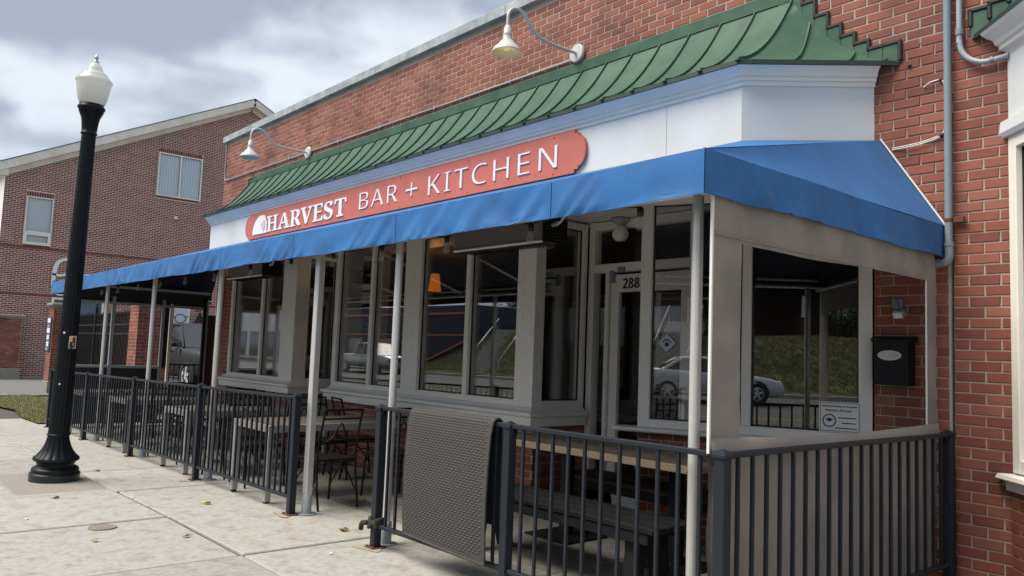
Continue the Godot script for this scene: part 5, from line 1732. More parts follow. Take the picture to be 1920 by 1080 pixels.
func make_wall_fittings() -> void:
	# tall grey conduit that turns in under the awning
	var t := thing("grey_conduit", "tall thick grey conduit running up the brick joint above the awning corner", "conduit")
	var st := sb()
	tube(st, [Vector3(-2.272, 2.34, 0.045), Vector3(-2.272, 7.0, 0.045)], 0.027, 14)
	mk("pipe", st, M.conduit, t)
	st = sb()
	tube(st, smooth_path([Vector3(-2.272, 2.42, 0.045), Vector3(-2.272, 2.33, 0.045), Vector3(-2.292, 2.295, 0.045), Vector3(-2.33, 2.288, 0.045), Vector3(-2.44, 2.286, 0.045)], 4), 0.030, 14)
	tube(st, [Vector3(-2.272, 2.41, 0.045), Vector3(-2.272, 2.435, 0.045)], 0.034, 14)
	tube(st, [Vector3(-2.335, 2.288, 0.045), Vector3(-2.36, 2.288, 0.045)], 0.034, 14)
	mk("elbow", st, M.conduit, t)
	for y in [2.60, 4.9]:
		st = sb()
		box(st, Vector3(-2.235, y, 0.03), Vector3(0.13, 0.045, 0.035), Basis(), 0.004)
		tube(st, [Vector3(-2.272, y - 0.012, 0.045), Vector3(-2.272, y + 0.012, 0.045)], 0.031, 14)
		mk("clamp", st, M.rust, t)
	t = thing("bent_conduit", "thinner grey conduit curving into the white bay next door", "conduit")
	st = sb()
	tube(st, smooth_path([Vector3(-2.19, 6.9, 0.04), Vector3(-2.19, 4.2, 0.04), Vector3(-2.19, 3.92, 0.04), Vector3(-2.15, 3.80, 0.04), Vector3(-2.06, 3.735, 0.04), Vector3(-1.97, 3.725, 0.04), Vector3(-1.87, 3.735, 0.04)], 8), 0.020, 12)
	mk("pipe", st, M.grey_paint, t)
	st = sb()
	tube(st, [Vector3(-2.19, 3.97, 0.04), Vector3(-2.19, 4.02, 0.04)], 0.027, 12)
	tube(st, [Vector3(-1.985, 3.726, 0.04), Vector3(-1.965, 3.727, 0.04)], 0.026, 12)
	mk("coupling", st, M.conduit, t)
	t = thing("loose_cable", "loose white cable stapled to the brick beside the tall conduit", "cable")
	st = sb()
	var pts := smooth_path([Vector3(-2.455, 3.645, 0.012), Vector3(-2.40, 3.665, 0.03), Vector3(-2.33, 3.672, 0.014), Vector3(-2.306, 3.62, 0.014), Vector3(-2.303, 3.45, 0.014), Vector3(-2.302, 3.33, 0.014), Vector3(-2.33, 3.25, 0.014), Vector3(-2.42, 3.215, 0.025), Vector3(-2.55, 3.20, 0.03), Vector3(-2.69, 3.20, 0.012)], 6)
	tube(st, pts, 0.005, 6)
	tube(st, pts.slice(38).map(func(p): return p + Vector3(0, 0.012, 0.003)), 0.004, 6)
	mk("cable_sheath", st, M.white_plastic, t)
	st = sb()
	for p in [Vector3(-2.335, 3.672, 0.016), Vector3(-2.328, 3.25, 0.016), Vector3(-2.56, 3.84, 0.012)]: box(st, p, Vector3(0.03, 0.016, 0.02), Basis(Vector3(0, 0, 1), 0.5), 0.004)
	mk("clip", st, M.sealant, t)
	# thin conduit feeding the gooseneck lamps
	t = thing("lamp_conduit", "thin dark conduit running along the brick above the green roof", "conduit")
	st = sb()
	tube(st, [Vector3(-6.2, 4.845, 0.022), Vector3(-16.37, 4.905, 0.022), Vector3(-16.44, 4.94, 0.022), Vector3(-16.46, 5.05, 0.022), Vector3(-16.46, 5.72, 0.022)], 0.012, 8)
	mk("pipe", st, M.grey_paint, t)
	for x in [-7.3, -8.9, -10.3, -11.6, -13.4, -14.9]:
		st = sb()
		box(st, Vector3(x, 4.85 - (x + 6.2) * 0.0059, 0.024), Vector3(0.02, 0.06, 0.03), Basis(), 0.003)
		mk("clip", st, M.galvanised, t)
	# mailbox
	t = thing("mailbox", "black metal mailbox with an ivory oval badge on the brick wall", "mailbox", Vector3(-2.655, 1.385, 0.006))
	st = sb()
	box(st, Vector3(0, 0.165, 0.06), Vector3(0.26, 0.33, 0.115), Basis(), 0.006)
	mk("body", st, M.black_metal, t)
	st = sb()
	prism(st, PackedVector2Array([Vector2(-0.002, 0.325), Vector2(0.135, 0.325), Vector2(0.138, 0.34), Vector2(0.10, 0.365), Vector2(-0.002, 0.372)]), 0.29, Transform3D(Basis(Vector3(0, 0, 1), Vector3.UP, Vector3(-1, 0, 0)), Vector3(0.145, 0, 0)))
	mk("lid", st, M.black_metal, t)
	st = sb()
	var ov := PackedVector2Array()
	var inn := PackedVector2Array()
	for k in 28:
		ov.append(Vector2(cos(TAU * k / 28) * 0.088, sin(TAU * k / 28) * 0.037)); inn.append(Vector2(cos(TAU * k / 28) * 0.070, sin(TAU * k / 28) * 0.024))
	prism(st, ov, 0.008, Transform3D(Basis(), Vector3(-0.01, 0.222, 0.118)))
	var bd := mk("badge", st, M.ivory, t)
	st = sb()
	prism(st, inn, 0.004, Transform3D(Basis(), Vector3(-0.01, 0.222, 0.1265)))
	mk("badge_centre", st, M.galvanised, bd)
	# small flood light on a swivel
	t = thing("flood_light", "small grey outdoor flood light on the brick above the mailbox", "wall lamp", Vector3(-2.63, 1.955, 0.006))
	st = sb()
	box(st, Vector3(-0.02, 0.045, 0.015), Vector3(0.075, 0.075, 0.03), Basis(), 0.006)
	mk("mount", st, M.conduit, t)
	st = sb()
	tube(st, smooth_path([Vector3(-0.02, 0.045, 0.03), Vector3(-0.01, 0.05, 0.07), Vector3(0.01, 0.0, 0.085)], 4), 0.014, 8)
	mk("arm", st, M.conduit, t)
	st = sb()
	box(st, Vector3(0.022, -0.035, 0.085), Vector3(0.085, 0.065, 0.06), Basis(Vector3.RIGHT, 0.5), 0.010)
	mk("head", st, M.conduit, t)
	st = sb()
	box(st, Vector3(0.022, -0.05, 0.113), Vector3(0.066, 0.045, 0.008), Basis(Vector3.RIGHT, 0.5), 0.002)
	mk("lens", st, M.clear_lens, t)
	# occupancy notice leaning inside the slanting window
	var ud := Vector3(RB.x - RA.x, 0, RB.y - RA.y).normalized()
	var nd := ud.cross(Vector3.UP)
	var at := Vector3(RA.x, 0, RA.y) + ud * 1.635 + nd * 0.005
	t = thing("occupancy_notice", "white occupancy notice with a round seal in the window corner by the mailbox", "notice", at + Vector3(0, 1.115, 0))
	t.basis = Basis(ud, Vector3.UP, nd)
	st = sb()
	box(st, Vector3(0, 0, 0), Vector3(0.30, 0.235, 0.003))
	mk("sheet", st, M.paper, t)
	st = sb()
	for e in [[0, 0.108, 0.286, 0.004], [0, -0.108, 0.286, 0.004]]: box(st, Vector3(e[0], e[1], 0.0022), Vector3(e[2], e[3], 0.002))
	for e in [[-0.141, 0, 0.004, 0.212], [0.141, 0, 0.004, 0.212]]: box(st, Vector3(e[0], e[1], 0.0022), Vector3(e[2], e[3], 0.002))
	for e in [[0.055, -0.005, 0.13], [0.065, -0.045, 0.10], [0.045, -0.085, 0.16]]: box(st, Vector3(e[0], e[1], 0.0022), Vector3(e[2], 0.008, 0.002))
	mk("print_rule", st, M.print, t)
	var sf := font("Droid Sans", 700)
	text_part("lettering", t, "Maximum Number of Occupants", sf, 0.024, 0.25, Vector3(0, 0.082, 0.0025), M.print, 0.001)
	text_part("lettering", t, "Permitted in this Room", sf, 0.024, 0.19, Vector3(-0.01, 0.052, 0.0025), M.print, 0.001)
	st = sb()
	for r in [0.050, 0.043]:
		var ring := []
		for k in 24: ring.append(Vector3(-0.075 + cos(TAU * k / 24) * r, -0.03 + sin(TAU * k / 24) * r, 0.002))
		tube(st, ring, 0.0025, 4, true)
	prism(st, PackedVector2Array([Vector2(-0.107, -0.015), Vector2(-0.09, -0.03), Vector2(-0.075, -0.038), Vector2(-0.06, -0.03), Vector2(-0.043, -0.015), Vector2(-0.062, -0.016), Vector2(-0.075, -0.006), Vector2(-0.088, -0.016)]), 0.002, Transform3D(Basis(), Vector3(0, 0, 0.0015)))
	mk("seal", st, M.print, t)
	# diamond sticker with a paw on the left pane
	at = Vector3(RA.x, 0, RA.y) + ud * 0.235 + nd * -0.045
	t = thing("paw_sticker", "pale diamond sticker with a paw print inside the window by the round post", "sticker", at + Vector3(0, 1.66, 0))
	t.basis = Basis(ud, Vector3.UP, nd) * Basis(Vector3(0, 0, 1), PI / 4)
	st = sb()
	box(st, Vector3.ZERO, Vector3(0.11, 0.11, 0.002))
	mk("sheet", st, M.sky_blue_panel, t)
	st = sb()
	for q in [[0.0, -0.015, 0.020], [-0.03, 0.010, 0.009], [-0.012, 0.026, 0.010], [0.012, 0.026, 0.010], [0.03, 0.010, 0.009]]:
		var v := Vector2(q[0], q[1]).rotated(-PI / 4)
		lathe(st, [[q[2], 0.0], [q[2], 0.002], [0.0, 0.0022]], 10, Vector3(v.x, v.y, 0.001), false, null, Basis(Vector3.RIGHT, PI / 2))
	mk("paw_print", st, M.print, t)

# ---------------------------------------------------------------- far side of the driveway
func soldier(list_parent: Node, a: Vector3, ud: Vector3, w: float, h: float) -> void:
	var n := int(w / 0.082)
	var nd := ud.cross(Vector3.UP)
	for i in n:
		var st := sb()
		box(st, a + ud * ((i + 0.5) * w / n) + Vector3.UP * h * 0.5 + nd * 0.008, Vector3(w / n - 0.02, h - 0.012, 0.03), Basis(ud, Vector3.UP, nd), 0.003)
		mk("brick", st, M["dark_brick_%d" % ring_tone(i, 4, 3)], list_parent)

func make_gabled_building() -> void:
	var X := -37.0
	var b := thing("gabled_building", "dark brick gabled building with pale mortar and white rake boards beyond the driveway", "building")
	var zp := -8.75
	var zl := 1.05
	var zr := -18.55
	var ye := 8.05
	var yp := 12.85
	var g0 := -0.3
	var st := sb()
	prism(st, PackedVector2Array([Vector2(-zl, g0), Vector2(-zr, g0), Vector2(-zr, ye), Vector2(-zp, yp), Vector2(-zl, ye)]), 14.0, Transform3D(Basis(Vector3(0, 0, -1), Vector3.UP, Vector3(1, 0, 0)), Vector3(X - 14.004, 0, 0)))
	mk("wall", st, M.pale_mortar, b)
	var wins := [[-4.655, -6.59, 8.0, 9.96], [0.27, -0.71, 5.22, 7.18], [-0.93, -2.9, 1.2, 3.16], [-5.0, -6.5, 0.8, 3.2]]
	var list := []
	var C := 0.0765
	var ud := Vector3(0, 0, -1)
	lay(list, Vector3(X, g0, zl), ud, 13.1, func(v):
		var y: float = g0 + v
		var z0 := zl; var z1 := zr
		if y > ye - 0.06:
			var f := (y + 0.06 - ye) / (yp - ye)
			z0 = lerpf(zl, zp, f); z1 = lerpf(zr, zp, f)
		z1 = maxf(z1, -13.0)
		if z1 > z0 - 0.1: return []
		var out := [[zl - z0, zl - z1]]
		for w in wins:
			if y > w[2] - 0.09 and y < w[3] + 0.22:
				var nx := []
				for s in out:
					var a: float = zl - w[0]; var e: float = zl - w[1]
					if e <= s[0] or a >= s[1]: nx.append(s)
					else:
						if a > s[0]: nx.append([s[0], a])
						if e < s[1]: nx.append([e, s[1]])
				out = nx
		return out, C, 0.226, 77, 0.017)
	var nozone := func(p: Vector3) -> bool:
		return p.y > 0.2 and p.z > -7.0
	place_bricks(list, b, dark_mats(), DARK_TONES, C, 0.226, 0.004, 300, nozone, 0.017)
	for w in wins:
		soldier(b, Vector3(X, w[3] + 0.006, w[0]), ud, w[0] - w[1], 0.21)
		soldier(b, Vector3(X, w[2] - 0.085, w[0]), ud, w[0] - w[1], 0.085)
	# belt courses, a touch proud
	for y in [5.06, 3.18]:
		st = sb()
		var segs := int(12.6 / 0.226)
		for i in segs:
			box(st, Vector3(X + 0.022, y + 0.05, zl - 0.226 * (i + 0.5)), Vector3(0.04, 0.088, 0.21), Basis(), 0.004)
		var o := mk("belt_course", st, M.dark_brick_0, b)
		o.set_meta("kind", "stuff")
	var W: Material = M.white_trim
	var big := window_unit(b, Vector3(X + 0.13, 8.0, -4.655), ud, 1.935, 1.96, [0.97], W, 0.06, 0.07, false)
	for i in 16:
		st = sb()
		box(st, Vector3(X + 0.035, 8.98, -4.73 - i * 0.118), Vector3(0.010, 1.84, 0.112), Basis(Vector3.UP, 0.06))
		mk("blind_slat", st, M.blind, big)
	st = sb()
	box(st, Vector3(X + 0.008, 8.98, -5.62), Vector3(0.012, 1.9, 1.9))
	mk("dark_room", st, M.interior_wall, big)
	# upper window with a hopper below
	window_unit(b, Vector3(X + 0.13, 5.72, 0.27), ud, 0.98, 1.46, [], W, 0.055, 0.06, false)
	window_unit(b, Vector3(X + 0.13, 5.22, 0.27), ud, 0.98, 0.50, [], W, 0.12, 0.06, false)
	window_unit(b, Vector3(X + 0.13, 1.2, -0.93), ud, 1.97, 1.96, [], W, 0.09, 0.06, false)
	for w in [[5.22, 7.18, 0.27, -0.71], [1.2, 3.16, -0.93, -2.9]]:
		st = sb()
		box(st, Vector3(X + 0.01, (w[0] + w[1]) * 0.5, (w[2] + w[3]) * 0.5), Vector3(0.02, w[1] - w[0], w[2] - w[3]))
		mk("shade", st, M.sign_blue if w[0] < 2 else M.glass_shade, b)
	# roof, rake boards, soffit
	st = sb()
	for s in [[zl + 0.45, ye - 0.22], [zr - 0.45, ye - 0.22]]:
		var zz: float = s[0]
		var a := Vector3(X + 0.42, s[1] + 0.42, zz); var p := Vector3(X + 0.42, yp + 0.44, zp)
		var a2 := Vector3(X - 14.4, s[1] + 0.42, zz); var p2 := Vector3(X - 14.4, yp + 0.44, zp)
		if zz > zp: quad(st, a, p, p2, a2)
		else: quad(st, p, a, a2, p2)
	mk("roof", st, M.shingle, b)
	for s in [1.0, -1.0]:
		var ez: float = zp + s * (zl - zp + 0.40)
		st = sb()
		bar(st, Vector3(X + 0.37, ye + 0.05, ez), Vector3(X + 0.37, yp + 0.26, zp), 0.08, 0.33)
		mk("rake_board", st, W, b)
		st = sb()
		bar(st, Vector3(X + 0.40, ye + 0.235, ez), Vector3(X + 0.40, yp + 0.445, zp), 0.06, 0.035)
		mk("drip_edge", st, M.sign_blue, b)
		st = sb()
		bar(st, Vector3(X + 0.16, ye - 0.06, ez - s * 0.1), Vector3(X + 0.16, yp + 0.10, zp), 0.36, 0.05)
		mk("soffit", st, W, b)
		st = sb()
		bar(st, Vector3(X + 0.035, ye - 0.10, ez - s * 0.3), Vector3(X + 0.035, yp + 0.02, zp), 0.05, 0.20)
		mk("frieze", st, W, b)
	st = sb()
	box(st, Vector3(X + 0.16, 7.98, 1.25), Vector3(0.40, 0.30, 0.5), Basis(), 0.01)
	mk("eave_return", st, W, b)
	var t := thing("security_light", "small white box light on the gabled brick wall below its wide window", "wall lamp", Vector3(X + 0.008, 7.10, -5.58))
	st = sb(); box(st, Vector3(0.05, 0, 0), Vector3(0.10, 0.14, 0.15), Basis(), 0.012); mk("housing", st, M.white_plastic, t)
	st = sb(); box(st, Vector3(0.102, -0.02, 0), Vector3(0.012, 0.05, 0.10), Basis(), 0.003); mk("lens", st, M.clear_lens, t)
	# big white script letters, most of them behind the lamp post
	t = thing("wall_lettering", "large white script letter E and its neighbours on the gabled brick wall", "sign", Vector3(X + 0.02, 3.5, -0.95))
	var pts := [[-0.62, 1.18], [-0.46, 1.25], [-0.30, 1.24], [-0.14, 1.14], [-0.04, 0.95], [0.0, 0.70], [0.02, 0.40], [0.0, 0.10], [-0.12, -0.16], [-0.34, -0.22], [-0.56, -0.10]]
	ribbon(t, "letter", pts, 0.16, M.lettering)
	ribbon(t, "letter", [[0.12, 0.62], [-0.02, 0.60], [-0.22, 0.58], [-0.42, 0.64], [-0.54, 0.74]], 0.11, M.lettering)
	ribbon(t, "letter", [[-0.70, 0.30], [-0.80, 0.0], [-0.98, -0.1], [-1.10, 0.15], [-1.16, 0.40], [-1.10, 0.62], [-1.25, 0.67], [-1.42, 0.62], [-1.5, 0.50], [-1.6, 0.56], [-1.8, 0.63], [-2.0, 0.52]], 0.12, M.lettering)
	# picture of spectacles in a pale panel, and its barn lamp
	t = thing("spectacles_sign", "pale panel with a drawn pair of black spectacles on the far brick wall", "sign", Vector3(X + 0.05, 1.95, -5.75))
	st = sb(); box(st, Vector3(0, 0, 0), Vector3(0.06, 2.4, 1.5), Basis(), 0.01); mk("frame", st, M.white_trim, t)
	st = sb(); box(st, Vector3(0.02, 0, 0.0), Vector3(0.035, 2.15, 1.28)); mk("panel", st, M.sky_blue_panel, t)
	st = sb()
	for s in [0.29, -0.29]:
		var ring := []
		for k in 24:
			var a := TAU * k / 24
			ring.append(Vector3(0.045, 0.62 + 0.19 * sin(a) * (1.0 + 0.12 * sin(a)), s - 0.05 + 0.23 * cos(a) * (1.0 + 0.1 * sin(a))))
		tube(st, ring, 0.018, 5, true)
	tube(st, smooth_path([Vector3(0.045, 0.66, 0.03), Vector3(0.045, 0.70, -0.05), Vector3(0.045, 0.66, -0.13)], 4), 0.018, 5)
	for s in [0.47, -0.57]: tube(st, [Vector3(0.045, 0.70, s), Vector3(0.045, 0.76, s + 0.1 * signf(s))], 0.018, 5)
	mk("spectacles", st, M.print, t)
	t = thing("barn_lamp", "black barn lamp with a cone shade on the far brick wall", "wall lamp", Vector3(X + 0.01, 2.95, -6.85))
	st = sb()
	tube(st, smooth_path([Vector3(0, 0, 0), Vector3(0.12, 0.16, 0), Vector3(0.3, 0.12, 0), Vector3(0.36, -0.1, 0)], 5), 0.02, 7)
	mk("arm", st, M.black_metal, t)
	st = sb()
	lathe(st, [[0.24, -0.52], [0.22, -0.47], [0.10, -0.25], [0.07, -0.12], [0.0, -0.1]], 16, Vector3(0.36, 0, 0))
	mk("lamp_shade", st, M.black_metal, t)
	# grey roof of the house behind
	t = thing("house_behind", "grey shingled roof of a house showing behind the gabled building's eave", "house", Vector3(-58, 0, 14))
	st = sb()
	prism(st, PackedVector2Array([Vector2(-5, 0), Vector2(5, 0), Vector2(5, 8.2), Vector2(-5, 8.2)]), 12, Transform3D(Basis(), Vector3(0, 0, -13.2)))
	mk("wall", st, M.pale_mortar, t)
	st = sb()
	for k in 12:
		var f0 := k / 12.0; var f1 := (k + 1) / 12.0
		var P := func(f: float, lift: float) -> Array: return [Vector3(5.6 - f * 5.6, 8.0 + f * 6.2 + lift, 0.6 - f * 4.5), Vector3(5.6 - f * 5.6, 8.0 + f * 6.2 + lift, -13.8 + f * 4.5), Vector3(-5.6 + f * 5.6, 8.0 + f * 6.2 + lift, -13.8 + f * 4.5), Vector3(-5.6 + f * 5.6, 8.0 + f * 6.2 + lift, 0.6 - f * 4.5)]
		var A: Array = P.call(f0, 0.03); var B: Array = P.call(f1, 0.0)
		for q in 4: quad(st, A[q], A[(q + 1) % 4], B[(q + 1) % 4], B[q])
	mk("roof", st, M.shingle, t)
	# low brick wall with stone foot and coping in front of it
	t = thing("low_brick_wall", "low red brick wall with stone coping at the foot of the gabled building", "wall")
	st = sb(); box(st, Vector3(X + 0.6, 1.06, 1.4), Vector3(1.0, 2.36, 2.4)); mk("core", st, M.mortar, t)
	list = []
	lay(list, Vector3(X + 1.108, 0.28, 2.6), ud, 1.98, func(_v): return [[0.0, 2.4]], 0.0765, 0.226, 91)
	lay(list, Vector3(X + 0.1, 0.28, 2.608), Vector3.RIGHT, 1.98, func(_v): return [[0.0, 1.0]], 0.0765, 0.226, 92)
	place_bricks(list, t, brick_mats(), BRICK_TONES, 0.0765, 0.226, 0.004, 300)
	st = sb(); box(st, Vector3(X + 0.62, 0.06, 1.4), Vector3(1.12, 0.42, 2.5), Basis(), 0.02); mk("foot", st, M.rough_concrete, t)
	st = sb(); box(st, Vector3(X + 0.62, 2.29, 1.4), Vector3(1.15, 0.12, 2.55), Basis(), 0.02); mk("coping", st, M.rough_concrete, t)

func ribbon(t: Node, called: String, pts: Array, w: float, m: Material) -> void:
	var ctrl := []
	for p in pts: ctrl.append(Vector3(0.0, p[1], p[0]))
	var path := smooth_path(ctrl, 4)
	var st := sb()
	var n := path.size()
	for i in n - 1:
		var P := func(k: int, s: float, o: float) -> Vector3:
			var d: Vector3 = (path[mini(k + 1, n - 1)] - path[maxi(k - 1, 0)]).normalized()
			var f := float(k) / (n - 1)
			var e := d.cross(Vector3.RIGHT) * w * 0.5 * (0.35 + 0.65 * sin(clampf(f * 1.1, 0, 1) * PI))
			return path[k] + e * s + Vector3(o, 0, 0)
		quad(st, P.call(i, -1, 0.06), P.call(i + 1, -1, 0.06), P.call(i + 1, 1, 0.06), P.call(i, 1, 0.06))
		quad(st, P.call(i, 1, 0.06), P.call(i + 1, 1, 0.06), P.call(i + 1, 1, 0.0), P.call(i, 1, 0.0))
		quad(st, P.call(i, -1, 0.0), P.call(i + 1, -1, 0.0), P.call(i + 1, -1, 0.06), P.call(i, -1, 0.06))
	mk(called, st, m, t)

func brick_pillar(label: String, x1: float, z1: float, w: float, d: float, h: float, sd: int) -> Node3D:
	# x1, z1: the corner nearest the camera and the street
	var t := thing("brick_pillar", label, "pillar", Vector3(x1 - w * 0.5, -0.15, z1 - d * 0.5), 0.0, "brick pillars of the gate")
	var st := sb()
	box(st, Vector3(0, h * 0.5, 0), Vector3(w - 0.014, h, d - 0.014))
	mk("core", st, M.mortar, t)
	var list := []
	var o := t.position
	for f in [[Vector3(-w * 0.5, 0.36, d * 0.5), Vector3.RIGHT, w], [Vector3(w * 0.5, 0.36, d * 0.5), Vector3(0, 0, -1), d], [Vector3(w * 0.5, 0.36, -d * 0.5), Vector3(-1, 0, 0), w], [Vector3(-w * 0.5, 0.36, -d * 0.5), Vector3(0, 0, 1), d]]:
		var nd: Vector3 = f[1].cross(Vector3.UP)
		lay(list, o + f[0] - nd * 0.006, f[1], h - 0.36, func(_v): return [[0.0, f[2]]], COURSE, BLEN, sd)
	for q in list: q.x.origin -= o
	place_bricks(list, t, brick_mats(), BRICK_TONES, COURSE, BLEN, 0.004, 260)
	st = sb(); box(st, Vector3(0, 0.18, 0), Vector3(w + 0.04, 0.37, d + 0.04), Basis(), 0.012); mk("foot", st, M.rough_concrete, t)
	st = sb(); box(st, Vector3(0, h + 0.035, 0), Vector3(w + 0.14, 0.09, d + 0.14), Basis(), 0.02); mk("cap", st, M.rough_concrete, t)
	return t

func make_gate() -> void:
	var p := brick_pillar("square brick pillar with a blue plaque and stone cap, farther along the driveway", -26.9, 0.92, 0.62, 0.62, 2.62, 51)
	var t := thing("blue_plaque", "narrow blue plaque with white lettered blocks on the street face of the far pillar", "sign", Vector3(-27.23, 1.62, 0.93))
	var st := sb()
	box(st, Vector3(0, 0, 0.012), Vector3(0.50, 1.02, 0.02), Basis(), 0.004)
	mk("board", st, M.sign_blue, t)
	for e in [[0.40, 0.36, 0.13], [0.22, 0.06, 0.13], [0.10, 0.38, 0.14], [-0.10, 0.26, 0.14], [-0.30, 0.26, 0.15], [-0.45, 0.10, 0.07]]:
		st = sb()
		box(st, Vector3(0.0 if e[1] > 0.15 else -0.08, e[0], 0.024), Vector3(e[1], e[2], 0.006), Basis(), 0.002)
		mk("lettering", st, M.lettering, t)
	brick_pillar("broad brick pillar just past the end of the patio, before the parked car", -18.15, 1.03, 0.62, 0.74, 2.75, 52)
	# wrought iron fence between the pillars
	t = thing("iron_fence", "tall black iron fence with spear tops between the two brick pillars", "fence")
	var a := Vector3(-26.85, -0.12, 0.6); var b := Vector3(-18.8, -0.12, 0.85)
	for y in [0.30, 1.78, 2.0]:
		st = sb(); bar(st, a + Vector3.UP * y, b + Vector3.UP * y, 0.04, 0.04); mk("rail", st, M.black_metal, t)
	for i in 62:
		var q := a.lerp(b, (i + 0.5) / 62.0)
		st = sb()
		box(st, q + Vector3(0, 1.18, 0), Vector3(0.022, 2.05, 0.022))
		lathe(st, [[0.011, 2.2], [0.024, 2.23], [0.0, 2.33]], 4, q, false)
		mk("bar", st, M.black_metal, t)
	for i in 3:
		var q := a.lerp(b, [0.02, 0.5, 0.98][i])
		st = sb(); box(st, q + Vector3(0, 1.2, 0), Vector3(0.07, 2.4, 0.07), Basis(), 0.005); lathe(st, [[0.045, 2.4], [0.05, 2.44], [0.02, 2.48], [0.035, 2.54], [0.0, 2.6]], 8, q); mk("post", st, M.black_metal, t)

func make_end_frame() -> void:
	# timber and metal end screen of the patio, with a doorway
	var t := thing("patio_end_screen", "dark panelled end screen of the patio with an open doorway", "screen")
	var x := -16.62
	var st := sb()
	for z in [2.74, 1.92, 1.0, 0.14]: 
		box(st, Vector3(x, 1.12, z), Vector3(0.06, 2.45, 0.06), Basis(), 0.004)
	mk("upright", st, M.grey_paint, t)
	for y in [[2.53, 0.05], [2.22, 0.05]]:
		st = sb(); box(st, Vector3(x + 0.002, y[0], 1.42), Vector3(0.05, y[1], 2.64), Basis(), 0.004); mk("rail", st, M.grey_paint, t)
	st = sb(); box(st, Vector3(x, 1.0, 1.87), Vector3(0.055, 0.05, 1.7), Basis(), 0.004); mk("rail", st, M.grey_paint, t)
	st = sb(); box(st, Vector3(x - 0.01, 2.375, 1.42), Vector3(0.012, 0.27, 2.6)); mk("header_panel", st, M.dark_canvas, t)
	st = sb(); box(st, Vector3(x - 0.01, 0.45, 1.87), Vector3(0.012, 1.06, 1.68)); mk("lower_panel", st, M.dark_canvas, t)
	st = sb(); box(st, Vector3(x - 0.012, 1.6, 0.955), Vector3(0.012, 1.2, 0.16)); mk("side_panel", st, M.dark_canvas, t)
	st = sb()
	box(st, Vector3(x - 0.02, 1.35, 0.84), Vector3(0.05, 1.85, 0.05), Basis(), 0.004)
	mk("jamb", st, M.taupe_trim, t)
	st = sb(); box(st, Vector3(x + 0.02, 1.25, 0.185), Vector3(0.06, 2.4, 0.06), Basis(), 0.004); mk("jamb", st, M.black_metal, t)
	t = thing("timber_post", "weathered brown timber board set beside the patio doorway against the wall", "board", Vector3(-16.60, -0.13, 0.06))
	st = sb()
	for k in 3:
		st = sb(); box(st, Vector3(-0.03, 1.35, 0.03 - k * 0.055), Vector3(0.05, 1.75, 0.052), Basis(), 0.004); mk("strip", st, M.brown_wood, t)
	st = sb(); box(st, Vector3(-0.04, 1.3, -0.17), Vector3(0.07, 2.3, 0.10), Basis(), 0.005); mk("strip", st, M.taupe_trim, t)
	st = sb(); box(st, Vector3(-0.03, 0.36, -0.06), Vector3(0.12, 0.24, 0.32), Basis(), 0.008); mk("block", st, M.rough_concrete, t)
	t = thing("low_gate", "low black picket gate across the doorway at the end of the patio", "gate")
	for y in [1.06, 0.25]:
		st = sb(); bar(st, Vector3(x - 0.1, y, 0.82), Vector3(x - 0.1, y, -0.25), 0.03, 0.03); mk("rail", st, M.dark_metal, t)
	for i in 11:
		st = sb(); box(st, Vector3(x - 0.1, 0.655, 0.78 - i * 0.1), Vector3(0.016, 0.79, 0.016)); mk("bar", st, M.dark_metal, t)

